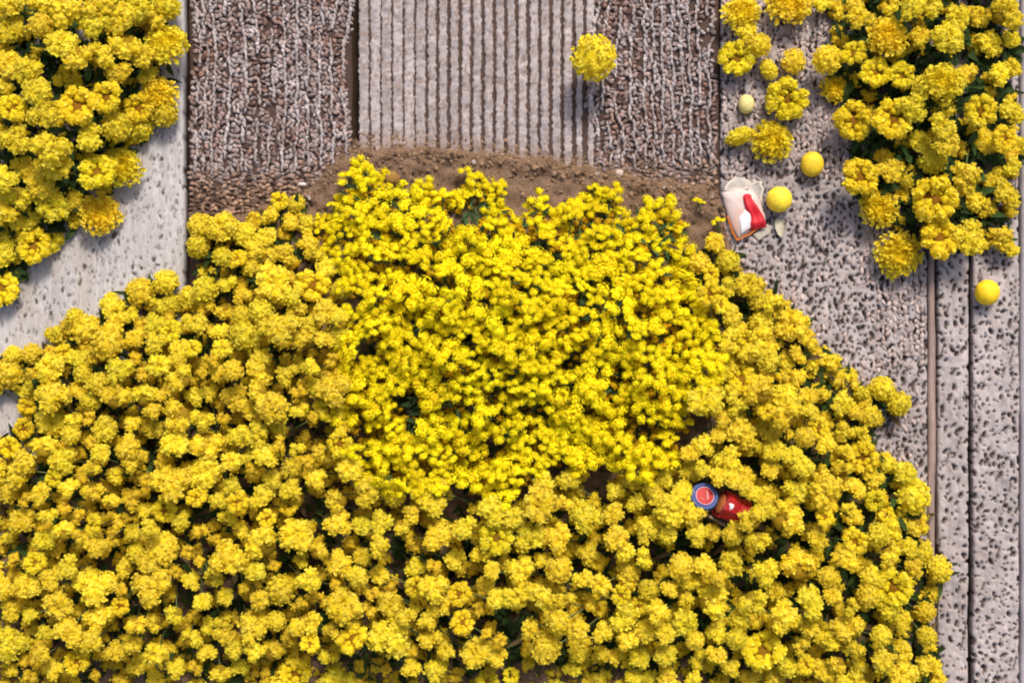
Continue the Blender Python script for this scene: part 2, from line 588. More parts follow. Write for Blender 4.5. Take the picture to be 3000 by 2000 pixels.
# -- brown soil patch behind and under the plants
SOIL_POLY = SOIL_TOP + [(2190, 800), (2350, 980), (2480, 1180), (2610, 1350), (2660, 1700), (2680, 2350), (-250, 2350), (-250, 1420), (90, 1330), (140, 1160), (420, 1010), (590, 900), (630, 800)]
step = 9.0
xs = np.arange(-300, 2760, step); ys = np.arange(380, 2400, step)
X, Y = np.meshgrid(xs, ys)
d = poly_dist(X, Y, SOIL_POLY) + (fbm(X * .03, Y * .03, 3) - .5) * 34
nz = fbm(X * .035, Y * .035, 4); nf = fbm(X * .14, Y * .14, 3)
hz = -18 + 34 * smooth01((d + 14) / 40) + (nz - .5) * 30 * smooth01(d / 30) + (nf - .5) * 15 * smooth01(d / 20)
hz += 26 * smooth01((d - 60) / 260)
c = EARTH * (.75 + .6 * nz[..., None]) * (.85 + .3 * nf[..., None])
c = mixc(c, np.array([.19, .12, .078]) + 0 * c, smooth01((fbm(X * .01, Y * .012 + 5, 3) - .5) / .2) * .6)
V = np.stack([(X - 1500) * S, (1000 - Y) * S, hz * S], -1).reshape(-1, 3)
i = np.arange(X.size).reshape(X.shape)
F = np.stack([i[:-1, :-1], i[1:, :-1], i[1:, 1:], i[:-1, 1:]], -1).reshape(-1, 4)
keepf = (d.ravel()[F] > -24).any(1)
soil = obj('soil', make_mesh('soil', V, [F[keepf]], c.reshape(-1, 3), True, [M_SOIL]))
tag(soil, 'brown crumbly earth behind the flowering plants', 'soil', kind='structure')


def soil_z(u, v):
    j = int(np.clip((v - 380) / step, 0, len(ys) - 1)); k = int(np.clip((u + 300) / step, 0, len(xs) - 1))
    return float(max(hz[j, k], -4))


# crumbs along the upper rim of the soil
r = np.random.default_rng(31)
mb = MB()
for k in range(4200):
    u = r.uniform(870, 2125)
    v = soil_edge(u) + abs(r.normal(0, 34)) - 8 if r.random() < .75 else soil_edge(u) + r.uniform(0, 130)
    if r.random() < .22: v = soil_edge(u) - abs(r.normal(0, 22))
    s = 1.8 + 6.0 * r.random() ** 3.4
    col = EARTH * r.uniform(.6, 1.9) if r.random() > .12 else np.array([.24, .14, .075]) * r.uniform(.7, 1.3)
    if r.random() < .02: col = np.array([.36, .31, .27])
    bead(mb, u, v, soil_z(u, v) + s * .25, s * r.uniform(.8, 1.4), s * r.uniform(.7, 1.1), s * .7, r.uniform(0, 3.1), col, ICO1, r.random() * 40)
cl = obj('soil_crumbs', mb.mesh('soil_crumbs', [M_SOIL], False, S), soil); tag(cl, kind='stuff')

# ------------------------------------------------------------------ flower templates (radius 1, axis +Z)
Y_DEEP = np.array([.87, .62, .012]); Y_MID = np.array([.935, .765, .022]); Y_PALE = np.array([.95, .84, .15])


def petals(mb, base, d, length, width, splay, curl, cup, col_in, col_out, rng, jitter=.25, m=0):
    """a 3 x 3 cupped blade for every base point; d = outward directions"""
    n = len(base)
    d = d / np.linalg.norm(d, axis=1, keepdims=True)
    t = rng.normal(size=(n, 3)); t -= (t * d).sum(1, keepdims=True) * d
    t /= np.linalg.norm(t, axis=1, keepdims=True)
    sp = splay * (1 + jitter * rng.normal(size=n))[:, None]
    a = d * np.cos(sp) + t * np.sin(sp)
    b = np.cross(a, d); b /= np.linalg.norm(b, axis=1, keepdims=True) + 1e-9
    nrm = np.cross(b, a)
    ln = (length * (1 + jitter * rng.normal(size=n)))[:, None]
    wd = (width * (1 + jitter * rng.normal(size=n)))[:, None]
    V = np.zeros((n, 3, 3, 3)); C = np.zeros((n, 3, 3, 3))
    prof = (.45, 1.0, .72)
    hue = rng.random((n, 1)) * .5
    for si, s in enumerate((0, .58, 1.0)):
        for wi, w in enumerate((-1, 0, 1)):
            tipshape = .86 if (si == 2 and w != 0) else 1.0
            V[:, si, wi] = base + a * ln * s * tipshape + b * wd * w * prof[si] - nrm * (curl * s * s) * ln + nrm * (cup * w * w) * wd
            C[:, si, wi] = (col_in * (1 - s) + col_out * s) * (1 - hue) + Y_MID * hue
    C *= (.9 + .2 * rng.random((n, 1, 1, 1)))
    i = np.arange(n * 9).reshape(n, 3, 3)
    F = np.stack([i[:, :-1, :-1], i[:, :-1, 1:], i[:, 1:, 1:], i[:, 1:, :-1]], -1).reshape(-1, 4)
    mb.add(V.reshape(-1, 3), F, C.reshape(-1, 3), m)


def fib(n, rng, zmin=-1.0):
    k = np.arange(n) + .5
    z = 1 - (1 - zmin) * k / n
    ph = k * 2.399963 + rng.random() * 6.28
    q = np.sqrt(np.clip(1 - z * z, 0, 1))
    v = np.stack([q * np.cos(ph), q * np.sin(ph), z], -1) + rng.normal(0, .09, (n, 3))
    return v / np.linalg.norm(v, axis=1, keepdims=True)


def tuft(mb, c, rad, n, rng, pale=.5, zmin=-.55):
    """a small ruffled ball of petals about c"""
    dirs = fib(n, rng, zmin)
    co = Y_MID * (1 - pale) + Y_PALE * pale
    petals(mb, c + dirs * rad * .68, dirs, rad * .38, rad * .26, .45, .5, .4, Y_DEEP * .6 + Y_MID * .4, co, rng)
    v, f = ICO2
    mb.add(v * rad * .80 + c, f, Y_DEEP * .4 + Y_MID * .6)


def axis_matrix(ax, spin):
    ax = Vector(ax).normalized()
    q = ax.to_track_quat('Z', 'Y')
    return q.to_matrix() @ Matrix.Rotation(spin, 3, 'Z')


def lobes_head(seed, lobes, n_tuft, n_pet, trad, fine=True):
    """rounded head: soft lobes swollen into florets, each floret frilled with a few short petals"""
    rng = np.random.default_rng(seed)
    mb = MB()
    v1, f1 = ICO3 if fine else ICO2
    for (p, rad) in lobes:
        k = max(8, int(n_tuft * rad * rad))
        ds = fib(k, rng, -.6)
        hgt = rng.uniform(.75, 1.2, k)
        sig = trad / rad
        w = np.zeros(len(v1)); near = np.zeros(len(v1), int)
        for q, d in enumerate(ds):
            g_ = np.exp(-((1 - v1 @ d) * 2 / (sig * sig * 1.25))) * hgt[q]
            near = np.where(g_ > w, q, near); w = np.maximum(w, g_)
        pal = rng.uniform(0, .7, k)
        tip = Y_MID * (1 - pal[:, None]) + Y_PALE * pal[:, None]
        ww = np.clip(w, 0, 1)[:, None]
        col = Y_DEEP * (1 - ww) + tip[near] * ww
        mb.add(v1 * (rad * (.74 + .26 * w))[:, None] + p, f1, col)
        for q, d in enumerate(ds):
            c = p + d * rad * (.80 + .22 * hgt[q])
            if d[2] < -.3 or any(np.linalg.norm(c - o[0]) < o[1] * .85 for o in lobes if o[0] is not p): continue
            M_ = np.array(axis_matrix(d, rng.random() * 6.28))
            dirs = fib(n_pet, rng, .15) @ M_.T
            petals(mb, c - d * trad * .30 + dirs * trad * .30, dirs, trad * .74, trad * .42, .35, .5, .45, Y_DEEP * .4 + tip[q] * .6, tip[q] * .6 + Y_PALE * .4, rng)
    mb.add(ICO1[0] * np.array([.62, .62, .34]) + np.array([0, 0, .08]), ICO1[1], np.array([.40, .26, .015]))
    return mb


def tpl_cluster(seed, nb, n_pet=8, n_tuft=95, trad=.16, fine=True):
    rng = np.random.default_rng(seed)
    lobes = []
    tries = 0
    while len(lobes) < nb and tries < 3000:
        tries += 1
        a = rng.random() * 6.283; q = math.sqrt(rng.random()) * .58
        rad = rng.uniform(.34, .50)
        p = np.array([math.cos(a) * q, math.sin(a) * q, .26 + .22 * (1 - q * q / .4) * rng.uniform(.6, 1.2)])
        if all(np.linalg.norm(p - o[0]) > .55 * (rad + o[1]) for o in lobes): lobes.append((p, rad))
    return lobes_head(seed + 7, lobes, n_tuft, n_pet, trad, fine)


def tpl_ball(seed, n=150):
    return lobes_head(seed, [(np.array([0, 0, .34]), .84)], 110, 8, .145)


def tpl_ring(seed, nb=9):
    """open mum: a ruffled ring of tufts round a small dark eye"""
    rng = np.random.default_rng(seed)
    mb = MB()
    for k in range(nb):
        a = 6.283 * k / nb + rng.normal(0, .1)
        q = rng.uniform(.60, .70)
        tuft(mb, np.array([math.cos(a) * q, math.sin(a) * q, .34 + rng.normal(0, .05)]), rng.uniform(.27, .35), 26, rng, rng.uniform(.3, .9))
    for k in range(6):
        a = 6.283 * k / 6 + rng.normal(0, .2)
        tuft(mb, np.array([math.cos(a) * .34, math.sin(a) * .34, .36 + rng.normal(0, .05)]), rng.uniform(.17, .21), 16, rng, rng.uniform(0, .5))
    v, f = ICO1
    mb.add(v * np.array([.6, .6, .32]) + np.array([0, 0, .06]), f, np.array([.34, .16, .012]))
    return mb


def tpl_mum(seed, rings=8):
    """flat rosette of ranked petals with a raised rim"""
    rng = np.random.default_rng(seed)
    mb = MB()
    for k in range(rings):
        t = k / (rings - 1)                      # 0 outer .. 1 inner
        n = int(46 - 32 * t)
        a = np.linspace(0, 6.283, n, endpoint=False) + rng.normal(0, .09, n) + k * .4
        tilt = .38 + .75 * t + rng.normal(0, .12, n)
        rad = np.stack([np.cos(a), np.sin(a), 0 * a], -1)
        out = rad * np.cos(tilt)[:, None] + np.array([0, 0, 1.0]) * np.sin(tilt)[:, None]
        base = rad * (.75 * (1 - t) + .07) * (1 + rng.normal(0, .05, n))[:, None] + np.array([0, 0, .10 + .34 * math.sin(min(1, t * 1.5) * 1.45) - .14 * max(0, t - .7) / .3])
        ln = .23 - .05 * t
        petals(mb, base, out, ln, .105 - .02 * t, .14, .5, .6, Y_DEEP * (1 - .5 * t) + np.array([.8, .36, .01]) * .5 * t,
               Y_PALE * (1 - t) * .6 + Y_MID * (1 - (1 - t) * .6), rng, .13)
    v, f = ICO2
    mb.add(v * np.array([.74, .74, .34]) + np.array([0, 0, .10]), f, Y_DEEP)
    return mb


def eye_mesh(seed):
    rng = np.random.default_rng(seed)
    mb = MB()
    for k in range(7):
        a = rng.random() * 6.28; q = rng.random() * .09
        v, f = ICO1
        mb.add(v * rng.uniform(.045, .07) + np.array([math.cos(a) * q, math.sin(a) * q, .24 + rng.normal(0, .02)]), f, np.array([.22, .09, .012]) * rng.uniform(.6, 1.4))
    return mb


def tpl_corymb(seed, n=120, lump=5):
    """flattened dome of tiny four petalled florets on green pedicels"""
    rng = np.random.default_rng(seed)
    mb = MB()
    cen = []
    for k in range(lump):
        a = k * 2.4 + rng.normal(0, .3); q = .16 + .68 * math.sqrt((k + .5) / lump) * rng.uniform(.85, 1.1)
        cen.append((math.cos(a) * q, math.sin(a) * q * .92, rng.uniform(.22, .36)))
    cen.append((rng.normal(0, .05), rng.normal(0, .05), .26))
    P_, D_ = [], []
    per = n // len(cen)
    for (cx, cy, cr) in cen:
        dirs = fib(per, rng, .05)
        zc = .20 * (1 - (cx * cx + cy * cy)) + rng.normal(0, .04)
        p = np.array([cx, cy, zc]) + dirs * np.array([cr, cr, cr * .45]) * (1 + rng.normal(0, .13, (per, 1)))
        P_.append(p); D_.append(dirs)
    p = np.concatenate(P_); dd = np.concatenate(D_)
    n = len(p)
    # four petals: two crossed, folded quads
    t = rng.normal(size=(n, 3)); t -= (t * dd).sum(1, keepdims=True) * dd; t /= np.linalg.norm(t, axis=1, keepdims=True)
    b = np.cross(dd, t)
    s = (.060 * (1 + .22 * rng.normal(size=n)))[:, None]
    for (ax, bx) in ((t, b), (b, -t)):
        V = np.zeros((n, 6, 3))
        wv = .46
        V[:, 0] = p - ax * s - bx * s * wv + dd * s * .25; V[:, 1] = p - ax * s + bx * s * wv + dd * s * .25
        V[:, 2] = p - bx * s * wv * .6; V[:, 3] = p + bx * s * wv * .6
        V[:, 4] = p + ax * s - bx * s * wv + dd * s * .25; V[:, 5] = p + ax * s + bx * s * wv + dd * s * .25
        i = np.arange(n * 6).reshape(n, 6)
        F = np.concatenate([i[:, [0, 1, 3, 2]], i[:, [2, 3, 5, 4]]])
        c = np.where(rng.random((n, 1)) < .06, np.array([.88, .62, .01]), np.array([.95, .83, .012]))
        c = np.repeat((c * (.88 + .24 * rng.random((n, 1))))[:, None, :], 6, 1)
        mb.add(V.reshape(-1, 3), F, c.reshape(-1, 3), 0)
    # golden body under the florets, pedicels
    for (cx, cy, cr) in cen:
        v, f = ICO1
        mb.add(v * np.array([cr * .82, cr * .82, cr * .32]) + np.array([cx, cy, .17 * (1 - (cx * cx + cy * cy))]), f, np.array([.80, .56, .010]), 0)
    for (cx, cy, cr) in cen:
        a = np.array([0, 0, -.75]); e = np.array([cx, cy, .15])
        w = .025
        mb.add(np.array([a + [w, 0, 0], a + [-w, 0, 0], e + [-w, 0, 0], e + [w, 0, 0], a + [0, w, 0], a + [0, -w, 0], e + [0, -w, 0], e + [0, w, 0]]),
               np.array([[0, 1, 2, 3], [4, 5, 6, 7]]), np.array([.10, .15, .04]), 1)
    return mb


MATS = [M_PETAL, M_STEM]
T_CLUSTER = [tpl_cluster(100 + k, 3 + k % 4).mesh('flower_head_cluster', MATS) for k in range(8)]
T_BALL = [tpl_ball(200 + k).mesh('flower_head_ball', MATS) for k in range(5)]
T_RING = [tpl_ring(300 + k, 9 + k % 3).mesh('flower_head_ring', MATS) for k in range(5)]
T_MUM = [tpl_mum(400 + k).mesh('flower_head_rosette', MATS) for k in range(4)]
T_EYE = [eye_mesh(500 + k).mesh('flower_eye', MATS) for k in range(3)]
T_COR = [tpl_corymb(600 + k, 300 + 20 * (k % 3), 5 + k % 5).mesh('flower_head_corymb', [M_FLORET, M_STEM]) for k in range(9)]
A_LOW = [tpl_cluster(800 + k, 4, 4, 55, .2, False).arrays() for k in range(4)]
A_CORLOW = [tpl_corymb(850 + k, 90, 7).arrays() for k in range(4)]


def put_head(name, me, parent, u, v, z, R, ax=(0, 0, 1), spin=None, sq=(1, 1, 1), origin=None):
    o = obj(name, me, parent)
    spin = random.random() * 6.283 if spin is None else spin
    m = axis_matrix(ax, spin)
    p = P(u, v, z)
    if origin is not None: p = p - origin
    o.matrix_local = Matrix.Translation(p) @ m.to_4x4() @ Matrix.Diagonal((R * S * sq[0], R * S * sq[1], R * S * sq[2], 1))
    return o


def stem_tube(mb, a, b, r0, r1, col, bend=(0, 0, 0), n=4, sides=5, m=0):
    a = np.array(a, float); b = np.array(b, float); bend = np.array(bend, float)
    t = np.linspace(0, 1, n)[:, None]
    pts = a * (1 - t) + b * t + bend * (4 * t * (1 - t))
    d = b - a; d = d / (np.linalg.norm(d) + 1e-9)
    s = np.cross(d, [0.3, .5, .81]); s /= np.linalg.norm(s) + 1e-9
    w = np.cross(d, s)
    ang = np.arange(sides) * 2 * math.pi / sides
    rr = r0 + (r1 - r0) * t
    V = pts[:, None, :] + rr[:, None, :] * (np.cos(ang)[None, :, None] * s + np.sin(ang)[None, :, None] * w)
    i = np.arange(n * sides).reshape(n, sides)
    j = np.roll(i, -1, 1)
    F = np.stack([i[:-1], j[:-1], j[1:], i[1:]], -1).reshape(-1, 4)
    mb.add(V.reshape(-1, 3), F, np.asarray(col), m)


def leaf(mb, p, ang, pitch, L, W, col, rng):
    """folded lanceolate leaf"""
    d = np.array([math.cos(ang) * math.cos(pitch), math.sin(ang) * math.cos(pitch), math.sin(pitch)])
    s = np.array([-math.sin(ang), math.cos(ang), 0])
    u = np.cross(d, s)
    ts = np.array([0, .3, .65, 1.0]); ws = np.array([.25, .9, .8, .05])
    V = []
    for t, w in zip(ts, ws):
        c = p + d * L * t + u * (-.25 * L * t * t)
        V += [c - s * W * w + u * W * w * .35, c, c + s * W * w + u * W * w * .35]
    i = np.arange(12).reshape(4, 3)
    F = np.stack([i[:-1, :-1], i[:-1, 1:], i[1:, 1:], i[1:, :-1]], -1).reshape(-1, 4)
    mb.add(np.array(V), F, col)


def W3(u, v, z):
    p = P(u, v, z); return np.array([p.x, p.y, p.z]) / S


# ------------------------------------------------------------------ outlines (photograph px)
k_ = 1 / .784
OUT = [(-8, 800), (30, 778), (110, 782), (125, 730), (165, 710), (225, 728), (232, 690), (262, 648), (330, 642), (372, 614), (418, 630), (430, 665), (446, 660), (430, 610),
       (424, 530), (470, 478), (545, 500), (590, 470), (640, 440), (705, 455), (728, 500), (750, 520), (772, 470), (790, 400), (840, 378), (882, 395), (882, 440), (945, 440), (985, 418), (1060, 425), (1078, 392), (1150, 410),
       (1160, 455), (1185, 478), (1255, 448), (1310, 470), (1340, 450), (1362, 413), (1425, 436), (1445, 480), (1515, 465), (1570, 485), (1578, 560), (1610, 572),
       (1632, 535), (1688, 552), (1705, 610), (1745, 648), (1822, 668), (1838, 722), (1895, 762), (1912, 818), (1975, 850), (1992, 880), (2040, 862), (2086, 905), (2072, 962),
       (2020, 988), (2008, 1012), (2068, 1048), (2112, 1082), (2132, 1140), (2146, 1182), (2150, 1270), (2196, 1292), (2206, 1335), (2168, 1372), (2150, 1420), (2182, 1455), (2168, 1510),
       (2180, 1568), (2180, 1640), (-60, 1640), (-60, 960), (-30, 1000), (34, 980), (38, 920), (8, 900), (-30, 930), (-60, 900), (-60, 820)]
OUT = [(x * k_, y * k_) for x, y in OUT]
ALY = [(715, 520), (770, 470), (790, 395), (840, 375), (882, 395), (882, 440), (945, 440), (985, 418), (1060, 425), (1078, 392), (1150, 410), (1160, 455), (1185, 478), (1255, 448), (1310, 470),
       (1340, 450), (1362, 413), (1425, 436), (1445, 480), (1515, 465), (1572, 485), (1580, 560), (1600, 640), (1655, 740), (1660, 830), (1600, 930), (1570, 1010), (1560, 1075), (1490, 1100), (1400, 1070),
       (1260, 1090), (1220, 1140), (1120, 1150), (1040, 1120), (900, 1125), (830, 1110), (800, 1040), (780, 930), (770, 830), (800, 740), (790, 640), (745, 590)]
ALY = [(x * k_, y * k_) for x, y in ALY]
GAPS = [(815, 690, 16), (940, 940, 30), (935, 910, 20), (825, 1000, 20), (690, 985, 26), (665, 965, 22), (1285, 1075, 22), (1375, 1115, 30), (1400, 1090, 20), (1065, 1150, 24), (1030, 1165, 20), (735, 1175, 26), (705, 1160, 18), (1205, 1135, 20),
        (1590, 985, 20), (1575, 1010, 16), (1470, 985, 20), (1085, 500, 26), (1060, 490, 18), (1400, 880, 14), (1365, 715, 14), (1860, 1040, 22), (1740, 1085, 18), (640, 810, 18), (350, 1030, 20), (560, 1095, 18), (920, 1265, 22),
        (905, 1300, 18), (1060, 1325, 18), (1470, 1248, 20), (1165, 1415, 26), (1180, 1450, 24), (1175, 1500, 18), (1520, 1275, 18), (1640, 1245, 20), (1570, 1240, 16), (1800, 1275, 18), (1900, 1265, 18), (1840, 1180, 16), (740, 990, 14), (610, 1085, 14), (445, 1055, 16), (345, 1150, 14),
        (250, 1290, 14), (420, 1290, 14), (40, 1230, 14), (310, 1340, 16), (430, 1380, 14), (560, 1400, 16), (660, 1290, 16), (760, 1240, 16), (640, 1460, 16), (500, 1500, 14), (850, 1480, 16), (1040, 1470, 16), (1080, 1540, 16), (1300, 1460, 18), (1310, 1330, 16), (1400, 1290, 14),
        (1620, 1420, 16), (1700, 1350, 14), (1780, 1460, 16), (1560, 1530, 16), (2000, 1440, 14), (1950, 1330, 14), (1980, 1190, 14), (1960, 1090, 12), (1990, 980, 12), (1150, 1330, 14), (950, 1000, 20), (1230, 950, 12), (1130, 1040, 14), (1000, 660, 12), (1320, 830, 12), (970, 640, 14), (1075, 780, 12), (1100, 680, 12),
        (860, 790, 14), (820, 850, 16), (1430, 780, 12), (1240, 560, 10)]
GAPS = [(x * k_, y * k_, r_ * k_ * (1.12 if y > 1100 else .95)) for x, y, r_ in GAPS]
CAPC = (2064, 1453)


def in_gap(u, v, f=1.0, rad=0.0):
    return any((u - a) ** 2 + (v - b) ** 2 < (q * f + rad) ** 2 for a, b, q in GAPS)


KEEP_CLEAR = [(2064, 1453, 52), (2125, 1480, 55), (2165, 1500, 50), (2095, 1520, 34)]


def clear_spot(u, v, rad):
    return any(math.hypot(u - a, v - b) < q + rad * .55 for a, b, q in KEEP_CLEAR)


def scatter(dfun, bounds, rfun, spacing, n_try, seed, seeds=(), gapf=1.0, inset=.62, gaprad=.3):
    """dart throwing with a cell grid; dfun = signed distance to the outline"""
    rng = np.random.default_rng(seed)
    cell = 60.0; grid = {}; pts = []

    def ok(u, v, rad):
        ci, cj = int(u // cell), int(v // cell)
        sp = spacing(u, v) if callable(spacing) else spacing
        for a in range(ci - 3, ci + 4):
            for b in range(cj - 3, cj + 4):
                for (x, y, q) in grid.get((a, b), ()):
                    if math.hypot(u - x, v - y) < sp * (rad + q): return False
        return True

    def add(u, v, rad):
        grid.setdefault((int(u // cell), int(v // cell)), []).append((u, v, rad)); pts.append((u, v, rad))
    for s_ in seeds:
        grid.setdefault((int(s_[0] // cell), int(s_[1] // cell)), []).append(s_)
    U = rng.uniform(bounds[0], bounds[1], n_try); Vv = rng.uniform(bounds[2], bounds[3], n_try)
    D = dfun(U, Vv)
    order = np.argsort(np.where(D > 0, np.where(D < 60, 0, 1), 2), kind='stable')     # rim first
    for i_ in order:
        if D[i_] <= 0: break
        rad = rfun(rng, U[i_], Vv[i_])
        if D[i_] < rad * inset: continue
        if gapf and in_gap(U[i_], Vv[i_], gapf, rad * gaprad): continue
        if clear_spot(U[i_], Vv[i_], rad): continue
        if ok(U[i_], Vv[i_], rad): add(U[i_], Vv[i_], rad)
    return pts


def d_out(u, v): return poly_dist(u, v, OUT)
def d_aly(u, v): return poly_dist(u, v, ALY)


SPLIT = [(1000, 1400), (1290, 1490), (1330, 1600), (1480, 1760), (1470, 1900), (1475, 2100)]


def is_left(u, v):
    """which of the two pompom bushes: left of the dark seam that runs down from the middle plant"""
    if v < 1400: return u < 1500
    return u < np.interp(v, [p[1] for p in SPLIT], [p[0] for p in SPLIT])


def canopy_z(u, v, d):
    base = 30 + 135 * smooth01(d / 260.0)
    return float(base + 75 * (fbm(u * .0065 + 3, v * .0065 + 8, 2) - .5) * smooth01(d / 110.0))


def add_foliage(root, org, dfun, bounds, n, seed, zmax=.7, wide=(5, 10), length=(26, 60), green=(.045, .075, .022)):
    rng = np.random.default_rng(seed)
    mb = MB(); k = 0; tries = 0
    while k < n and tries < n * 12:
        m_ = 400
        U = rng.uniform(bounds[0], bounds[1], m_); Vv = rng.uniform(bounds[2], bounds[3], m_); D = dfun(U, Vv); tries += m_
        for u, v, d in zip(U, Vv, D):
            if d < 34 or k >= n or clear_spot(u, v, 10): continue
            z = 12 + (canopy_z(u, v, d) - 12) * rng.uniform(.12, zmax)
            col = np.array(green) * rng.uniform(.6, 1.7)
            if rng.random() < .14: col = np.array([.10, .07, .03]) * rng.uniform(.6, 1.3)
            leaf(mb, W3(u, v, z), rng.random() * 6.283, rng.uniform(-.2, .9), rng.uniform(*length), rng.uniform(*wide), col, rng)
            k += 1
    v, q, t, c, m = mb.arrays()
    o = obj('foliage', make_mesh('foliage', v * S - np.array(org), [q, t], c, True, [M_LEAF]), root)
    tag(o, kind='stuff')


def add_stems(root, org, heads, rootpos, seed, lean=.45):
    rng = np.random.default_rng(seed)
    mb = MB()
    for (u, v, z, rad) in heads:
        top = W3(u, v, z - rad * .1)
        rx = u + (rootpos[0] - u) * lean * rng.uniform(.3, 1) + rng.normal(0, 20)
        ry = v + (rootpos[1] - v) * lean * rng.uniform(.3, 1) + rng.normal(0, 20)
        bot = W3(rx, ry, 2)
        stem_tube(mb, bot, top, 3.2, 2.0, np.array([.08, .10, .03]) * rng.uniform(.6, 1.4), (0, 0, z * .12), n=4, sides=4)
    v, q, t, c, m = mb.arrays()
    o = obj('stems', make_mesh('stems', v * S - np.array(org), [q, t], c, True, [M_STEM]), root)
    tag(o, kind='stuff')


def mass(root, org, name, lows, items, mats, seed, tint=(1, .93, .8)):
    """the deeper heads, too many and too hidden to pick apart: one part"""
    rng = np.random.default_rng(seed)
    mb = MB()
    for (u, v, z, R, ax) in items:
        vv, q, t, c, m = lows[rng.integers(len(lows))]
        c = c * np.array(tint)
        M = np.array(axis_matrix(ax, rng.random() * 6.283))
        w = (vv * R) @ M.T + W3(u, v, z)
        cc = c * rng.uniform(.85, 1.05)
        n0 = mb.n
        mb.v.append(w.astype(np.float32)); mb.c.append(cc.astype(np.float32))
        mb.q.append(q + n0); mb.qm.append(m[:len(q)]); mb.t.append(t + n0); mb.tm.append(m[len(q):]); mb.n += len(w)
    v, q, t, c, m = mb.arrays()
    o = obj(name, make_mesh(name, v * S - np.array(org), [q, t], c, True, mats, m), root)
    tag(o, kind='stuff')


# knitted relief on the broad right hand board, only where the plants leave it bare
def right_weave():
    r = np.random.default_rng(77)
    mb = MB()
    for ci, cx in enumerate(np.arange(2122, 2710, 15.5)):
        y = -120 + r.uniform(0, 14)
        ys_ = []
        while y < 1420:
            ys_.append(y); y += r.uniform(12, 18)
        ya = np.array(ys_)
        do = poly_dist(np.full(len(ya), cx), ya, OUT)
        ex = np.full(len(ya), cx)
        for yy, d_ in zip(ya, do):
            if d_ > 60 or r.random() < .10: continue
            x = cx + 14 * (vnoise(cx * .006 + 9, yy * .006) - .5) + 7 * (vnoise(cx * .05, yy * .03) - .5) + r.normal(0, 1.8)
            if fbm(x * .006 + 2.2, yy * .005 + 4.1, 2) > .60 and r.random() < .8: continue
            t = float(np.clip(.80 + r.normal(0, .15), 0, 1))
            c0 = PALE * np.array([1.20, 1.12, 1.06]) * r.uniform(.8, 1.15) * t + np.array([.16, .10, .085]) * (1 - t)
            bead(mb, x, yy, r.uniform(-4, 2), r.uniform(4.4, 7.2), r.uniform(8, 13), r.uniform(4, 8), -.35 * (1 if ci % 2 else -.6) + r.normal(0, .38), c0, ICO2, r.random() * 50, .4)
    o = obj('knobbly_weave', mb.mesh('knobbly_weave', [M_WEAVE], True, S), pl_rough)
    tag(o, kind='stuff')


right_weave()

# ------------------------------------------------------------------ the big lower mass: two pompom bushes and the fine flowered plant
def r_pom(rng, u, v):
    big = 1.10 if u > 2050 or v < 1000 else 1.0
    return big * (25 + 30 * rng.random() ** 1.5)


bounds = (-70, 2800, 560, 2090)


def d_pom(u, v): return np.minimum(d_out(u, v), -d_aly(u, v) + 22)


def sp_pom(u, v):
    return (.73 + .15 * float(smooth01((v - 1150) / 350))) + .22 * (float(fbm(u * .006 + 40, v * .006 + 20, 2)) - .5)


top = scatter(d_pom, bounds, r_pom, sp_pom, 60000, 41, gapf=1.0, inset=.8, gaprad=.38)
left_top = [p for p in top if is_left(p[0], p[1])]
right_top = [p for p in top if not is_left(p[0], p[1])]
low = scatter(d_pom, bounds, lambda g_, u, v: 30 + 14 * g_.random(), .66, 26000, 42, gapf=1.0, inset=1.1, gaprad=.3)


def pom_axis(u, v, d, rng):
    return (rng.normal(0, .25), .35 + rng.normal(0, .22), 1.0)


def build_pom(name, label, pts, lows, rootuv, seed, dsel, extra=()):
    rng = np.random.default_rng(seed)
    org = P(rootuv[0], rootuv[1], 0)
    root = empty(name, org); tag(root, label, 'flower bush')
    D = d_out(np.array([p[0] for p in pts]), np.array([p[1] for p in pts]))
    big = sorted(zip(pts, D), key=lambda a: -a[0][2])
    heads = []; rest = []
    for k, ((u, v, R), d) in enumerate(big):
        z = canopy_z(u, v, d) + rng.normal(0, 20)
        z = max(z, R * .35)
        ax = pom_axis(u, v, d, rng)
        heads.append((u, v, z, R))
        if k >= 293:
            rest.append((u, v, z, R, ax)); continue
        x = rng.random()
        if d < 70 and x < .4: me_ = T_BALL[rng.integers(len(T_BALL))]
        elif x < .82: me_ = T_CLUSTER[rng.integers(len(T_CLUSTER))]
        elif x < .92: me_ = T_BALL[rng.integers(len(T_BALL))]
        else: me_ = T_RING[rng.integers(len(T_RING))]
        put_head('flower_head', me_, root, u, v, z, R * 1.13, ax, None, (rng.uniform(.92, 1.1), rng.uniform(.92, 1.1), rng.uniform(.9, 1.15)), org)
    for (u, v, z, R) in extra:
        put_head('flower_head', T_CLUSTER[rng.integers(len(T_CLUSTER))], root, u, v, z, R * 1.1, (0, .3, 1), None, (1, 1, 1), org)
        heads.append((u, v, z, R))
    for (u, v, R) in lows:
        d = float(d_out(np.array([u]), np.array([v]))[0])
        z = max(10, canopy_z(u, v, d) * .55 - 16 + rng.normal(0, 10))
        rest.append((u, v, z, R, pom_axis(u, v, d, rng)))
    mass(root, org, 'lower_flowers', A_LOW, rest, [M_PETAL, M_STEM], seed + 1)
    add_stems(root, org, heads, rootuv, seed + 2, .35)
    add_foliage(root, org, lambda u, v: np.where(dsel(u, v), d_pom(u, v), -1), bounds, 3400, seed + 3, .42, (6, 12), (30, 70), (.026, .044, .010))
    return root


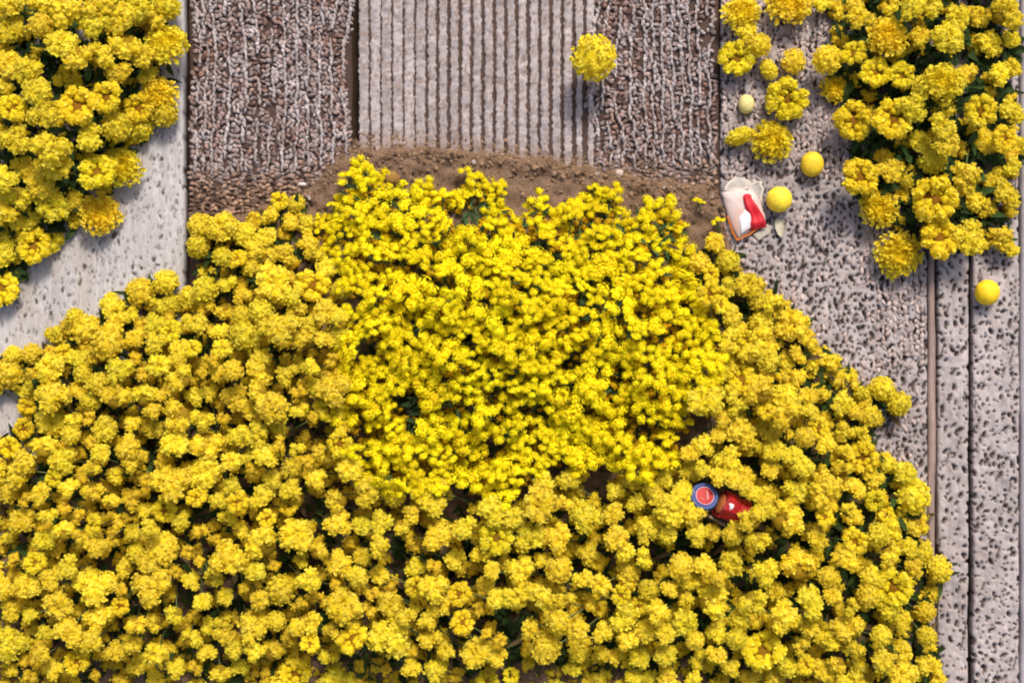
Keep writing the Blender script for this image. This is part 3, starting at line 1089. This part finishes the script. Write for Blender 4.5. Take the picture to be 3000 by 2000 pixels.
vec_left = np.vectorize(is_left)
build_pom('pompom_bush', 'broad bush of yellow pompom flowers filling the lower left, up against the pale smooth board', left_top, [p for p in low if is_left(p[0], p[1])], (600, 1450), 60, lambda u, v: vec_left(u, v))
build_pom('pompom_bush', 'bush of yellow pompom flowers at the lower right, around the blue cap and red tin', right_top, [p for p in low if not is_left(p[0], p[1])], (2150, 1600), 70, lambda u, v: ~vec_left(u, v),
          extra=((2200, 1528, 226, 40), (2236, 1500, 214, 30), (2030, 1500, 200, 34), (2160, 1556, 190, 34), (1998, 1452, 190, 30), (2085, 1560, 150, 26),
                 (2058, 1376, 200, 24), (2106, 1396, 214, 27), (2142, 1408, 216, 25), (2174, 1426, 214, 25), (2206, 1446, 210, 24), (2234, 1468, 206, 22)))

# the fine flowered plant in the middle
def r_cor(rng, u, v):
    return 36 + 42 * rng.random() ** 1.6


ab = (880, 2140, 470, 1500)
cor = scatter(lambda u, v: d_aly(u, v) + 6, ab, r_cor, .53, 40000, 43, gapf=1.0, inset=.28, gaprad=.5)
corl = scatter(d_aly, ab, lambda g_, u, v: 34 + 18 * g_.random(), .50, 12000, 44, gapf=.8, inset=.7, gaprad=.4)
rng = np.random.default_rng(80)
org = P(1520, 1300, 0)
aly = empty('alyssum_plant', org)
tag(aly, 'sunlit mound of tiny bright yellow florets in the middle, in front of the brown soil', 'flowering plant')
D = d_aly(np.array([p[0] for p in cor]), np.array([p[1] for p in cor]))


def aly_z(u, v, d):
    d0 = float(d_out(np.array([u]), np.array([v]))[0])
    return 34 + 150 * float(smooth01(d0 / 300)) + 95 * (float(fbm(u * .0075, v * .0075 + 4, 2)) - .5) * float(smooth01(d0 / 90))


heads, rest = [], []
for k, ((u, v, R), d) in enumerate(sorted(zip(cor, D), key=lambda a: -a[0][2])):
    z = max(aly_z(u, v, d) + rng.normal(0, 15), R * .5)
    ax = (rng.normal(0, .34), .62 + rng.normal(0, .34), 1.0)
    heads.append((u, v, z, R))
    if k >= 300: rest.append((u, v, z, R, ax)); continue
    put_head('flower_head', T_COR[rng.integers(len(T_COR))], aly, u, v, z, R * 1.05, ax, None, (rng.uniform(.85, 1.2), rng.uniform(.85, 1.1), rng.uniform(.8, 1.2)), org)
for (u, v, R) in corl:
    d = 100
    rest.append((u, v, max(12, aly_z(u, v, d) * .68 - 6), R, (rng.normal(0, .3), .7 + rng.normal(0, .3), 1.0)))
mass(aly, org, 'lower_flowers', A_CORLOW, rest, [M_FLORET, M_STEM], 81, (.82, .62, .8))  # ochre tint paints shade between the sprays into the deeper florets' colour
add_stems(aly, org, heads, (1520, 1300), 82, .4)
add_foliage(aly, org, d_aly, ab, 2600, 83, .85, (3, 7), (26, 58), (.04, .075, .028))

# ------------------------------------------------------------------ bushes in the two upper corners
# kind: c cluster, b ball, r ring with dark eye, m flat rosette
TL = [(38, 17, 48, 'c', 0), (128, 17, 42, 'c', 0), (200, 34, 58, 'c', 1), (289, 21, 46, 'c', 1), (281, 85, 48, 'c', 1), (357, 60, 48, 'c', 1), (404, 22, 50, 'c', 1), (495, 22, 44, 'b', 0), (442, 77, 48, 'c', 1),
      (490, 134, 62, 'm', 1), (368, 132, 54, 'c', 1), (425, 183, 42, 'c', 1), (434, 221, 33, 'c', 0), (121, 85, 38, 'b', 1), (38, 89, 46, 'c', 0), (183, 143, 48, 'c', 1), (228, 165, 44, 'c', 1), (293, 174, 46, 'c', 1), (349, 221, 42, 'c', 1),
      (470, 285, 54, 'm', 0), (482, 335, 42, 'b', 0), (26, 204, 46, 'c', 1), (85, 208, 44, 'c', 1), (119, 272, 48, 'c', 1), (230, 318, 61, 'r', 1), (315, 289, 50, 'r', 1), (408, 323, 48, 'r', 0), (417, 380, 45, 'b', -1), (340, 379, 46, 'b', 0),
      (38, 323, 44, 'r', 1), (132, 340, 46, 'c', 1), (264, 413, 42, 'c', 1), (51, 417, 46, 'c', 1), (6, 402, 44, 'c', 0), (149, 440, 54, 'c', 1), (362, 492, 56, 'm', 0), (289, 515, 60, 'r', 1), (178, 498, 45, 'c', 1), (55, 574, 46, 'c', 0), (17, 527, 42, 'c', 1),
      (153, 600, 52, 'c', 0), (292, 628, 57, 'm', 0), (77, 498, 42, 'c', -1), (183, 221, 34, 'c', -1), (104, 728, 54, 'r', 0), (148, 706, 44, 'c', -1), (40, 690, 44, 'c', -1), (77, 640, 48, 'c', -1), (16, 850, 54, 'r', 0), (16, 620, 46, 'c', 0), (120, 545, 46, 'c', 0), (10, 740, 44, 'c', -1), (6, 270, 40, 'c', 1), (222, 255, 34, 'c', -1), (345, 440, 36, 'c', -1),
      (8, 140, 40, 'c', -1), (210, 590, 36, 'c', -1), (-50, 60, 50, 'c', 0), (-60, 200, 50, 'c', 0), (-60, 350, 50, 'c', 0), (-55, 480, 50, 'c', 0), (-50, 600, 50, 'c', 0), (60, -55, 50, 'c', 0), (180, -50, 50, 'c', 0), (300, -60, 50, 'c', 0), (410, -55, 48, 'c', 0)]
TR = [(2403, 22, 28, 'c', 0), (2416, 179, 46, 'b', 1), (2503, 162, 41, 'r', 1), (2446, 262, 42, 'm', -1), (2509, 57, 38, 'c', 1), (2597, 111, 57, 'm', 1), (2556, 217, 49, 'r', 1), (2635, 225, 45, 'r', 0), (2663, 28, 43, 'c', 1), (2718, 26, 40, 'c', 1), (2769, 119, 50, 'c', 1), (2799, 60, 42, 'c', 1),
      (2692, 115, 36, 'c', 0), (2760, 247, 58, 'm', 1), (2833, 230, 37, 'c', 1), (2888, 132, 42, 'c', 0), (2931, 45, 58, 'c', 1), (2960, 123, 30, 'c', 0), (2915, 225, 39, 'c', 0), (2962, 204, 30, 'c', 0), (2497, 360, 60, 'r', 1), (2612, 352, 64, 'r', 1), (2664, 320, 44, 'c', 1), (2688, 262, 34, 'c', 0), (2863, 328, 52, 'r', 1), (2954, 332, 40, 'c', 1),
      (2755, 380, 44, 'c', 1), (2772, 430, 40, 'c', 1), (2936, 408, 42, 'r', 1), (2684, 421, 36, 'c', -1), (2726, 472, 44, 'b', -1), (2756, 330, 34, 'c', -1), (2871, 417, 42, 'c', -1), (2512, 523, 61, 'r', 1), (2599, 506, 35, 'c', 0), (2577, 459, 33, 'c', -1), (2573, 613, 56, 'm', 0), (2654, 536, 24, 'b', -1),
      (2735, 588, 70, 'r', 1), (2824, 519, 52, 'c', 1), (2910, 527, 36, 'c', 0), (2957, 490, 32, 'c', 0), (2945, 574, 42, 'c', 0), (2850, 594, 40, 'c', -1), (2740, 701, 65, 'r', 1), (2822, 704, 53, 'c', 1), (2932, 696, 42, 'c', 0), (2960, 735, 26, 'c', 0), (2890, 618, 32, 'c', -1), (2480, 130, 34, 'c', -1), (2600, 25, 32, 'c', -1), (2860, 60, 34, 'c', -1), (2640, 150, 30, 'c', -1),
      (2440, 40, 34, 'c', -1), (2850, 150, 26, 'c', -1), (2500, 20, 30, 'b', -1), (2700, -50, 50, 'c', 0), (2800, -50, 50, 'c', 0), (2900, -60, 50, 'c', 0), (2590, -55, 46, 'c', 0), (2990, 430, 30, 'c', -1)]
T_BY = {'c': T_CLUSTER, 'b': T_BALL, 'r': T_RING, 'm': T_MUM}


def corner_bush(label, spec, rootuv, seed, zbase, zgrow, epoly, low_sp):
    edge = lambda u, v: float(poly_dist(np.array([u]), np.array([v]), epoly)[0])
    rng = np.random.default_rng(seed)
    org = P(rootuv[0], rootuv[1], 0)
    root = empty('chrysanthemum_bush', org); tag(root, label, 'flower bush')
    heads = []
    for (u, v, R, kd, lay) in spec:
        dist = edge(u, v)
        z = zbase + zgrow * float(smooth01(dist / 320)) + lay * 34 + rng.normal(0, 8)
        z = max(z, R * .3 + 4)
        ax = (rng.normal(.05, .16), .12 + rng.normal(0, .16), 1.0)
        lst = T_BY[kd]
        o = put_head('flower_head', lst[rng.integers(len(lst))], root, u, v, z, R * (1.03 if kd in 'rm' else 1.04), ax, None, (rng.uniform(.95, 1.06), rng.uniform(.95, 1.06), rng.uniform(.9, 1.1)), org)
        if kd == 'r':
            e = obj('flower_eye', T_EYE[rng.integers(3)], o)
        heads.append((u, v, z, R))
    us = [s[0] for s in spec]; vs_ = [s[1] for s in spec]
    bd = (min(us) - 20, max(us) + 20, min(vs_) - 20, max(vs_) + 20)
    rest = []
    for (u, v, R) in scatter(lambda a_, b_: poly_dist(a_, b_, epoly), bd, lambda g_, a_, b_: 32 + 12 * g_.random(), low_sp, 5000, seed + 9, gapf=0, inset=1.5):
        rest.append((u, v, max(10, (zbase + zgrow * float(smooth01(edge(u, v) / 320))) * .5 - 10), R, (rng.normal(0, .2), .2 + rng.normal(0, .2), 1)))
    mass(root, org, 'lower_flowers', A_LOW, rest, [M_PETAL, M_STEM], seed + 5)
    add_stems(root, org, heads, rootuv, seed + 2, .5)
    rng2 = np.random.default_rng(seed + 3)
    mb = MB(); k = 0
    while k < 1300:
        u = rng2.uniform(bd[0], bd[1]); v = rng2.uniform(bd[2], bd[3])
        if edge(u, v) < 40: continue
        z = rng2.uniform(8, 20 + (zbase + zgrow) * .55 * float(smooth01(edge(u, v) / 250)))
        leaf(mb, W3(u, v, z), rng2.random() * 6.283, rng2.uniform(-.1, .7), rng2.uniform(26, 60), rng2.uniform(6, 12), np.array([.03, .055, .014]) * rng2.uniform(.3, 1.5), rng2)
        k += 1
    v, q, t, c, m = mb.arrays()
    o = obj('foliage', make_mesh('foliage', v * S - np.array(org), [q, t], c, True, [M_LEAF]), root); tag(o, kind='stuff')
    return root


TLP = [(-200, -200), (520, -200), (530, 90), (540, 180), (515, 330), (450, 420), (410, 520), (340, 600), (320, 680), (180, 720), (120, 790), (60, 900), (-200, 950)]
TRP = [(2390, -200), (2400, 120), (2420, 280), (2450, 420), (2460, 560), (2530, 660), (2680, 760), (2840, 760), (2960, 750), (3010, 600), (3010, -200)]
corner_bush('bush of ruffled yellow chrysanthemums in the upper left corner, overhanging the smooth pale board', TL, (80, 300), 90, 40, 105, TLP, .85)
corner_bush('loose bush of yellow ring shaped chrysanthemums in the upper right corner with green leaves between', TR, (2800, 250), 95, 34, 80, TRP, .86)

# ------------------------------------------------------------------ loose flowers and buds lying on the boards
def loose(label, u, v, R, kd, z, ax=(0, 0, 1), idx=0, sq=(1, 1, 1), stem=None, group=None):
    """a picked flower: head on its short green stalk, which rests on the board"""
    org = P(u, v, 0)
    root = empty('loose_flower', org); tag(root, label, 'flower', group)
    lst = T_BY[kd]
    o = put_head('flower_head', lst[idx % len(lst)], root, u, v, z, R * 1.05, ax, None, sq, org)
    if kd == 'r': obj('flower_eye', T_EYE[idx % 3], o)
    mb = MB()
    p1 = W3(u, v, z + R * .05) - np.array(org) / S
    p0 = (W3(*stem) - np.array(org) / S) if stem else np.array([p1[0] + 6, p1[1] + 10, 2.0])
    stem_tube(mb, p0, p1, 4.2, 3.4, np.array([.12, .15, .04]), (2, 0, 3), n=5, sides=6)
    v_, f_ = ICO2
    mb.add(v_ * np.array([R * .34, R * .34, R * .22]) + p1, f_, np.array([.12, .16, .04]))
    obj('stalk', mb.mesh('stalk', [M_STEM], True, S), root)
    return root


loose('lone yellow pompom flower standing on the ribbed boards, casting a dark shadow', 1733, 172, 68, 'b', 92, (.25, -.1, 1), 1, (1.02, .98, .9), stem=(1728, 150, 4), group=None)
loose('oval yellow flower at the top edge beside the knobbly weave', 2169, 40, 52, 'm', 30, (.3, .1, 1), 0, (.9, 1.15, 1))
loose('round yellow chrysanthemum cut by the top edge of the picture', 2310, 18, 64, 'm', 32, (0, .25, 1), 1)
loose('ragged yellow flower with a dark centre, largest of the cluster beside the weave', 2159, 178, 56, 'r', 26, (-.2, .1, 1), 0)
loose('small yellow flower squeezed behind the ragged dark centred one', 2218, 140, 38, 'b', 44, (.2, .2, 1), 2)
loose('little yellow flower touching the oval flower from below', 2184, 104, 31, 'c', 40, (0, .2, 1), 3)
loose('small petal like yellow flower at the right foot of the ragged one', 2246, 204, 32, 'b', 22, (.3, -.2, 1), 3, (.8, 1.1, .9))
loose('pale half open yellow flower between the two large mums', 2322, 184, 37, 'b', 24, (0, .1, 1), 4, (1, 1.1, .9))
loose('wide ruffled yellow chrysanthemum above the orange centred one', 2302, 292, 65, 'r', 30, (0, -.15, 1), 1)
loose('narrow folded yellow bloom leaning on the orange centred chrysanthemum', 2170, 402, 42, 'b', 20, (-.5, 0, 1), 0, (.62, 1.1, .9))
loose('flat yellow chrysanthemum with an orange centre below the wide ruffled one', 2257, 417, 60, 'm', 26, (.1, .1, 1), 2)
loose('round fringed yellow chrysanthemum lying lowest left of the upper right bush', 2628, 744, 66, 'm', 34, (0, -.1, 1), 3)

M_list = [M_BUD, M_STEM]


def bud(label, u, v, R, col, seed, sq=(1, 1, .9), pale=None):
    org = P(u, v, 0)
    root = empty('flower_bud', org); tag(root, label, 'bud')
    vv, f = ICO3
    rg = np.random.default_rng(seed)
    a = np.arctan2(vv[:, 1], vv[:, 0]); el = vv[:, 2]
    w = vv * (1 + .010 * np.cos(a * 9 + seed + el * 2) * (1 - np.abs(el)) + .05 * (fbm(vv[:, 0] * 1.8 + seed, vv[:, 1] * 1.8 + vv[:, 2], 3) - .5))[:, None]
    w = w * np.array(sq) * R
    w[:, 2] += R * sq[2] * .98
    c = col * (.88 + .24 * fbm(vv[:, 0] * 2 + seed, vv[:, 1] * 2, 2))[:, None]
    mb = MB(); mb.add(w, f, c)
    obj('bud_head', mb.mesh('bud_head', [M_BUD], True, S), root)
    mb = MB()
    for k in range(7):                      # green sepals cupping the bud from below
        an = 6.283 * k / 7
        ring = []
        for t in (0, .5, 1.0):
            ee = -1.45 + t * .95
            for s_ in (-.3, 0, .3):
                x = math.cos(an + s_ * (1.1 - t)) * math.cos(ee); y = math.sin(an + s_ * (1.1 - t)) * math.cos(ee)
                ring.append(np.array([x * sq[0], y * sq[1], math.sin(ee) * sq[2]]) * R * 1.035 + np.array([0, 0, R * sq[2] * .98]))
        i = np.arange(9).reshape(3, 3)
        F = np.stack([i[:-1, :-1], i[:-1, 1:], i[1:, 1:], i[1:, :-1]], -1).reshape(-1, 4)
        mb.add(np.array(ring), F, np.array([.22, .22, .04]))
    obj('calyx', mb.mesh('calyx', [M_STEM], True, S), root)


BC = np.array([.70, .46, .025])
bud('small pale closed bud on the dark weave, left of the wide ruffled chrysanthemum', 2183, 309, 25, np.array([.62, .52, .20]), 1, (.95, 1.15, .85))
bud('smooth golden bud lying alone below the orange centred chrysanthemum', 2373, 485, 34, BC, 2, (1, 1.1, .85))
bud('large shiny yellow bud beside the white and red packet', 2276, 588, 38, np.array([.80, .58, .04]), 3, (1, 1, .88))
bud('deep yellow round bud at the end of the dark gap near the right edge', 2881, 858, 36, np.array([.80, .52, .015]), 4, (1, 1.04, .9))

# ------------------------------------------------------------------ small things on the boards and in the flowers
# pale fallen petal below the shiny bud
mb = MB()
t = np.linspace(0, 1, 9); n = 9
Vp = []
for tt in t:
    w = 14 * math.sin(math.pi * min(1, .12 + .88 * tt)) ** .7 + .6
    for s_ in np.linspace(-1, 1, 5):
        Vp.append((2279 - 1500 + 8 * tt + s_ * w, 1000 - (640 + 56 * tt), 4 + 5 * s_ * s_ + 4 * math.sin(tt * 3)))
for tt in t:
    w = 14 * math.sin(math.pi * min(1, .12 + .88 * tt)) ** .7 + .6
    for s_ in np.linspace(-1, 1, 5):
        Vp.append((2279 - 1500 + 8 * tt + s_ * w, 1000 - (640 + 56 * tt), 2 + 5 * s_ * s_ + 4 * math.sin(tt * 3)))
i = np.arange(45).reshape(9, 5)
F = np.stack([i[:-1, :-1], i[1:, :-1], i[1:, 1:], i[:-1, 1:]], -1).reshape(-1, 4)
ring = np.concatenate([i[0, :], i[1:, -1], i[-1, -2::-1], i[-2:0:-1, 0]])
kk = np.arange(len(ring)); k2 = (kk + 1) % len(ring)
F = np.concatenate([F, F[:, ::-1] + 45, np.stack([ring[kk], ring[kk] + 45, ring[k2] + 45, ring[k2]], -1)])
mb.add(np.array(Vp), F, np.array([.50, .45, .32]))
tag(obj('fallen_petal', mb.mesh('fallen_petal', [M_PAPER], True, S)), 'beige fallen petal lying just below the shiny yellow bud', 'petal')


# white and red packet
def slab(mb, top_pts, thick, z0, col, puff=0.0, m=0, zt=None):
    """closed slab from an outline (photograph px), slightly puffed, with rounded rim"""
    pts = np.array(top_pts, float)
    n = len(pts); cen = pts.mean(0)
    rings = []
    lv = [(1.0, 0), (1.0, thick * .55), (.96, thick * .9), (.82, thick + puff * .45), (.5, thick + puff * .9), (.18, thick + puff)]
    for sc, h in lv:
        q = cen + (pts - cen) * sc
        zz = np.full(n, z0 + h) + (0 if zt is None else zt(q[:, 0], q[:, 1]))
        rings.append(np.stack([q[:, 0] - 1500, 1000 - q[:, 1], zz], -1))
    V = np.concatenate(rings)
    Fq = []
    for k in range(len(lv) - 1):
        for j in range(n):
            a = k * n + j; b = k * n + (j + 1) % n
            Fq.append([a, b, b + n, a + n])
    cz = rings[-1].mean(0)
    V = np.concatenate([V, [cz], [[cen[0] - 1500, 1000 - cen[1], z0 + (0 if zt is None else float(zt(cen[0], cen[1])))]]])
    top_i = len(V) - 2; bot = len(V) - 1; o_ = (len(lv) - 1) * n
    Ft = [[o_ + j, o_ + (j + 1) % n, top_i] for j in range(n)] + [[(j + 1) % n, j, bot] for j in range(n)]
    n0 = mb.n
    mb.add(V, np.array(Fq), col, m)
    mb.t.append(np.array(Ft, np.int32) + n0); mb.tm.append(np.full(len(Ft), m))


def densify(pts, k=4, wob=0, seed=0):
    rg = np.random.default_rng(seed); out = []
    for a, b in zip(pts, pts[1:] + pts[:1]):
        for q in range(k):
            t_ = q / k
            out.append((a[0] * (1 - t_) + b[0] * t_ + rg.normal(0, wob), a[1] * (1 - t_) + b[1] * t_ + rg.normal(0, wob)))
    return out


pk_org = P(2175, 620, 0)
pk = empty('paper_packet', (0, 0, 0)); tag(pk, 'small crumpled white packet with a glossy red stripe at the edge of the soil', 'packet')
tilt = lambda x, y: (y - 560) * -.03 + 8 + 3.5 * np.sin(np.asarray(x) * .11 + np.asarray(y) * .05)
body_pts = densify([(2112, 566), (2150, 552), (2200, 556), (2226, 590), (2241, 648), (2200, 678), (2160, 702), (2148, 680), (2128, 630)], 4, .8, 1)
mb = MB(); slab(mb, body_pts, 12, 0, np.array([.60, .47, .43]), 8, zt=tilt)
v, q, t_, c, m = mb.arrays()
warm = smooth01((2185 - (v[:, 0] + 1500)) / 70) * smooth01((((1000 - v[:, 1]) < 640) * 1.0))
c = c * (1 - .0 * warm[:, None]) * np.array([1, 1, 1])
c = mixc(c, np.array([.66, .38, .30]) + 0 * c, .6 * smooth01((fbm(v[:, 0] * .03, v[:, 1] * .03, 2) - .42) / .2))
obj('packet_body', make_mesh('packet_body', v * S, [q, t_], c, True, [M_PAPER], m), pk)
mb = MB(); slab(mb, densify([(2160, 640), (2178, 618), (2194, 628), (2200, 650), (2196, 668), (2168, 688)], 4, .5, 2), 4, 17, np.array([.74, .72, .76]), 3, zt=tilt)
obj('white_label', mb.mesh('white_label', [M_PAPER], True, S), pk)
# red stripe as a fat glossy ribbon
path = np.array([(2184, 566), (2186, 586), (2193, 606), (2204, 625), (2213, 645), (2218, 672)], float)
wid = np.array([13, 13, 16, 19, 22, 26], float)
tt = np.linspace(0, 5, 26)
px_ = np.interp(tt, range(6), path[:, 0]); py_ = np.interp(tt, range(6), path[:, 1]); ww = np.interp(tt, range(6), wid)
V = []; C = []
seg = 9
for k in range(26):
    d0 = np.array([px_[min(25, k + 1)] - px_[max(0, k - 1)], py_[min(25, k + 1)] - py_[max(0, k - 1)]]); d0 /= np.linalg.norm(d0)
    nx_, ny_ = -d0[1], d0[0]
    for s_ in range(seg):
        w = s_ / (seg - 1) * 2 - 1
        hh = 19 + 8 * math.sqrt(max(0, 1 - w * w)) - 4.5 * math.exp(-(w / .22) ** 2) * (k > 3) + float(tilt(px_[k], py_[k]))
        hh *= .35 + .65 * min(1, (min(k, 25 - k) + 1) / 4)
        V.append((px_[k] + nx_ * w * ww[k] - 1500, 1000 - (py_[k] + ny_ * w * ww[k]), hh))
        C.append(np.array([.42, .012, .02]) * (1 if abs(w) > .3 else 1.35))
i = np.arange(26 * seg).reshape(26, seg)
F = np.stack([i[:-1, :-1], i[1:, :-1], i[1:, 1:], i[:-1, 1:]], -1).reshape(-1, 4)
obj('red_stripe', make_mesh('red_stripe', np.array(V) * S, [F], np.array(C), True, [M_GLOSS]), pk)
mb = MB()
for a, b in (((2146, 680), (2159, 704)), ((2159, 704), (2200, 684)), ((2200, 684), (2243, 650)), ((2130, 632), (2146, 680))):
    za = 8 + float(tilt(*a)); zb = 8 + float(tilt(*b))
    stem_tube(mb, W3(a[0], a[1], za), W3(b[0], b[1], zb), 2.8, 2.8, np.array([.48, .14, .02]), n=4, sides=8)
obj('orange_edge', mb.mesh('orange_edge', [M_GLOSS], True, S), pk)
mb = MB(); slab(mb, densify([(2114, 562), (2128, 540), (2152, 516), (2178, 524), (2200, 538), (2230, 532), (2236, 556), (2228, 604), (2214, 590), (2196, 558), (2150, 556)], 3, 1.0, 4), 4, 1, np.array([.52, .46, .40]), 0,
                zt=lambda x, y: 8 + 6 * np.sin(np.asarray(x) * .09))
obj('packet_flap', mb.mesh('packet_flap', [M_PAPER], True, S), pk)
mb = MB(); slab(mb, densify([(2206, 690), (2244, 656), (2262, 664), (2256, 684), (2222, 706)], 4, 1.0, 5), 3, 0, np.array([.42, .36, .30]), 0, zt=lambda x, y: 3 + 0 * np.asarray(x))
obj('packet_flap', mb.mesh('packet_flap', [M_PAPER], True, S), pk)

# blue cap with a red centre, tipped up in the flowers
CZ = 205


def lathe(mb, prof, cols, M, c, n=40, m=0):
    V = []; C = []
    for (rad, h), col in zip(prof, cols):
        for k in range(n):
            a = 6.28318 * k / n
            V.append(np.array(M @ Vector((math.cos(a) * rad, math.sin(a) * rad, h))) + c); C.append(col)
    i = np.arange(len(prof) * n).reshape(len(prof), n); j = np.roll(i, -1, 1)
    F = np.stack([i[:-1], j[:-1], j[1:], i[1:]], -1).reshape(-1, 4)
    mb.add(np.array(V), F, np.array(C), m)


capM = axis_matrix((.12, .42, 1), .3)
capc = W3(CAPC[0], CAPC[1], CZ)
cap = empty('bottle_cap', (0, 0, 0)); tag(cap, 'round blue cap with a red centre lying among the flowers', 'cap')
BL = np.array([.02, .035, .17]); LB = np.array([.05, .085, .21]); DK = np.array([.045, .055, .075])
mb = MB()
lathe(mb, [(30, -26), (38, -24), (40, -6), (39, 0), (36, 4), (33, 3.5), (30, 2.2), (1, 2.2)], [DK, DK, DK * 1.3, LB * .8, LB, LB * .7, BL, BL], capM, capc)
for k in range(20):                                   # grip ribs round the skirt
    a = 6.283 * k / 20
    e = np.array(capM @ Vector((math.cos(a) * 40, math.sin(a) * 40, 0))) + capc; b_ = np.array(capM @ Vector((math.cos(a) * 38.5, math.sin(a) * 38.5, -24))) + capc
    stem_tube(mb, b_, e, 2.2, 2.2, DK * 1.6 if k % 2 else LB * .5, n=2, sides=5)
obj('cap_shell', mb.mesh('cap_shell', [M_CAP], True, S), cap)
mb = MB(); lathe(mb, [(24.5, 2.0), (24, 5), (22, 5.6), (12, 5.9), (.5, 6)], [np.array([.36, .011, .010])] * 5, capM, capc)
obj('red_centre', mb.mesh('red_centre', [M_CAP], True, S), cap)
mb = MB(); lathe(mb, [(24.0, 4.6), (24.4, 6.6), (25.6, 6.6), (26.2, 2.5)], [np.array([.62, .42, .50])] * 4, capM, capc)
obj('pale_ring', mb.mesh('pale_ring', [M_CAP], True, S), cap)
mb = MB()
stem_tube(mb, np.array(capM @ Vector((-6, 12, 7.2))) + capc, np.array(capM @ Vector((-7, -13, 7.2))) + capc, 2.6, 2.2, np.array([.58, .26, .24]), n=6, sides=6)
stem_tube(mb, np.array(capM @ Vector((4, 12, 6.6))) + capc, np.array(capM @ Vector((12, 5, 6.4))) + capc, 1.3, 1.0, np.array([.70, .22, .18]), n=4, sides=5)
obj('pale_mark', mb.mesh('pale_mark', [M_CAP], True, S), cap)

# dark red tin lying beside the cap
tin = empty('red_tin', (0, 0, 0)); tag(tin, 'dented dark red tin with an orange end lying beside the blue cap', 'tin')
ta = Vector(W3(2190, 1508, 182)) - Vector(W3(2122, 1478, 200)); tl = 88.0
taxis = ta.normalized()
tM = axis_matrix(taxis, 0)
tc = W3(2110, 1474, 192)
RD = np.array([.30, .008, .009])
mb = MB()
lathe(mb, [(35, 1.5), (38, 0), (40, 3), (40, 8), (38.5, 10), (38.5, 22), (38, 36), (38, 50), (38.5, 64), (38.5, 78), (40, 80), (40, 86), (37, 88), (1, 88)], [RD * .7] * 3 + [RD * 1.2] + [RD] * 6 + [RD * 1.2] * 2 + [RD] * 2, tM, tc, n=7)
v, q, t_, c, m = mb.arrays()
dent = (fbm(v[:, 0] * .035 + 4, v[:, 1] * .035 + v[:, 2] * .03, 3) - .5)[:, None]
v = v + (v - (tc + np.array(taxis) * 44)) * dent * .42
c = c * (.75 + .6 * fbm(v[:, 0] * .06, v[:, 1] * .06 + 3, 2))[:, None]
obj('tin_body', make_mesh('tin_body', v * S, [q, t_], c, False, [M_GLOSS], m), tin)
mb = MB(); lathe(mb, [(30, 1.2), (28, -1.5), (18, -2.6), (.5, -3)], [np.array([.22, .01, .01]), np.array([.40, .10, .03]), np.array([.50, .15, .04]), np.array([.52, .16, .045])], tM, tc)
obj('tin_end', mb.mesh('tin_end', [M_CAP], True, S), tin)
# white nib between cap and tin
mb = MB(); slab(mb, densify([(2100, 1446), (2110, 1448), (2116, 1454), (2110, 1464), (2102, 1468)], 3, .3, 6), 8, 214, np.array([.72, .68, .70]), 4)
v, q, t_, c, m = mb.arrays()
obj('white_tab', make_mesh('white_tab', v * S, [q, t_], c, True, [M_CAP], m), cap)

# twig under the cap
mb = MB()
pp = [(2050, 1498, 168), (2078, 1512, 172), (2105, 1526, 172), (2140, 1548, 160)]
for a, b in zip(pp, pp[1:]): stem_tube(mb, W3(*a), W3(*b), 5, 4.5, np.array([.30, .22, .14]), (0, 0, 1), n=4, sides=7)
tag(obj('twig', mb.mesh('twig', [M_SOIL], True, S)), 'short pale brown twig under the blue cap', 'twig')


# stones and chips on the soil
def stone(label, u, v, a, b, h, col, seed, name='stone', cat='stone'):
    mb = MB(); vv, f = ICO3
    w = vv * (1 + .35 * (fbm(vv[:, 0] * 1.3 + seed, vv[:, 1] * 1.3 + vv[:, 2] * 1.1 + seed, 2) - .5))[:, None]
    mb.add(w * np.array([a, b, h]) + np.array([u - 1500, 1000 - v, soil_z(u, v) + h * .35 + 6]), f, np.array(col))
    tag(obj(name, mb.mesh(name, [M_SOIL], True, S)), label, cat)


stone('small white chip on the soil edge below the knobbly weave', 887, 541, 13, 6, 6, (.62, .56, .50), 1, 'pale_chip', 'chip')
stone('pale square stone on the soil below the lone flower', 1813, 510, 12, 11, 8, (.50, .40, .33), 2)
stone('ochre brown stone behind the first sprig of the fine flowers', 1152, 524, 22, 19, 12, (.27, .15, .04), 3)


def sprig(label, u, v, R, z, idx, ax):
    org = P(u, v, 0)
    root = empty('flower_sprig', org); tag(root, label, 'flower')
    put_head('flower_head', T_COR[idx], root, u, v, z, R, ax, None, (1, .8, 1), org)
    mb = MB(); stem_tube(mb, W3(u + 4, v + 34, soil_z(u, v + 30)) - np.array(org) / S, W3(u, v, z - R * .2) - np.array(org) / S, 2.4, 1.6, np.array([.12, .16, .05]), (3, 0, 4), n=5, sides=5)
    obj('stem', mb.mesh('stem', [M_STEM], True, S), root)


sprig('tiny orange yellow sprig alone on the soil near the packet', 2047, 590, 24, 44, 0, (.2, 1.2, .7))
sprig('tiny yellow sprig tucked under the packet', 2101, 650, 26, 44, 1, (-.2, 1.2, .7))
sprig('small flat yellow sprig on the soil, upper of the two left of the mound', 978, 602, 26, 52, 2, (0, 1.4, .6))
sprig('small flat yellow sprig on the soil, lower of the two left of the mound', 990, 648, 27, 54, 3, (0, 1.3, .7))
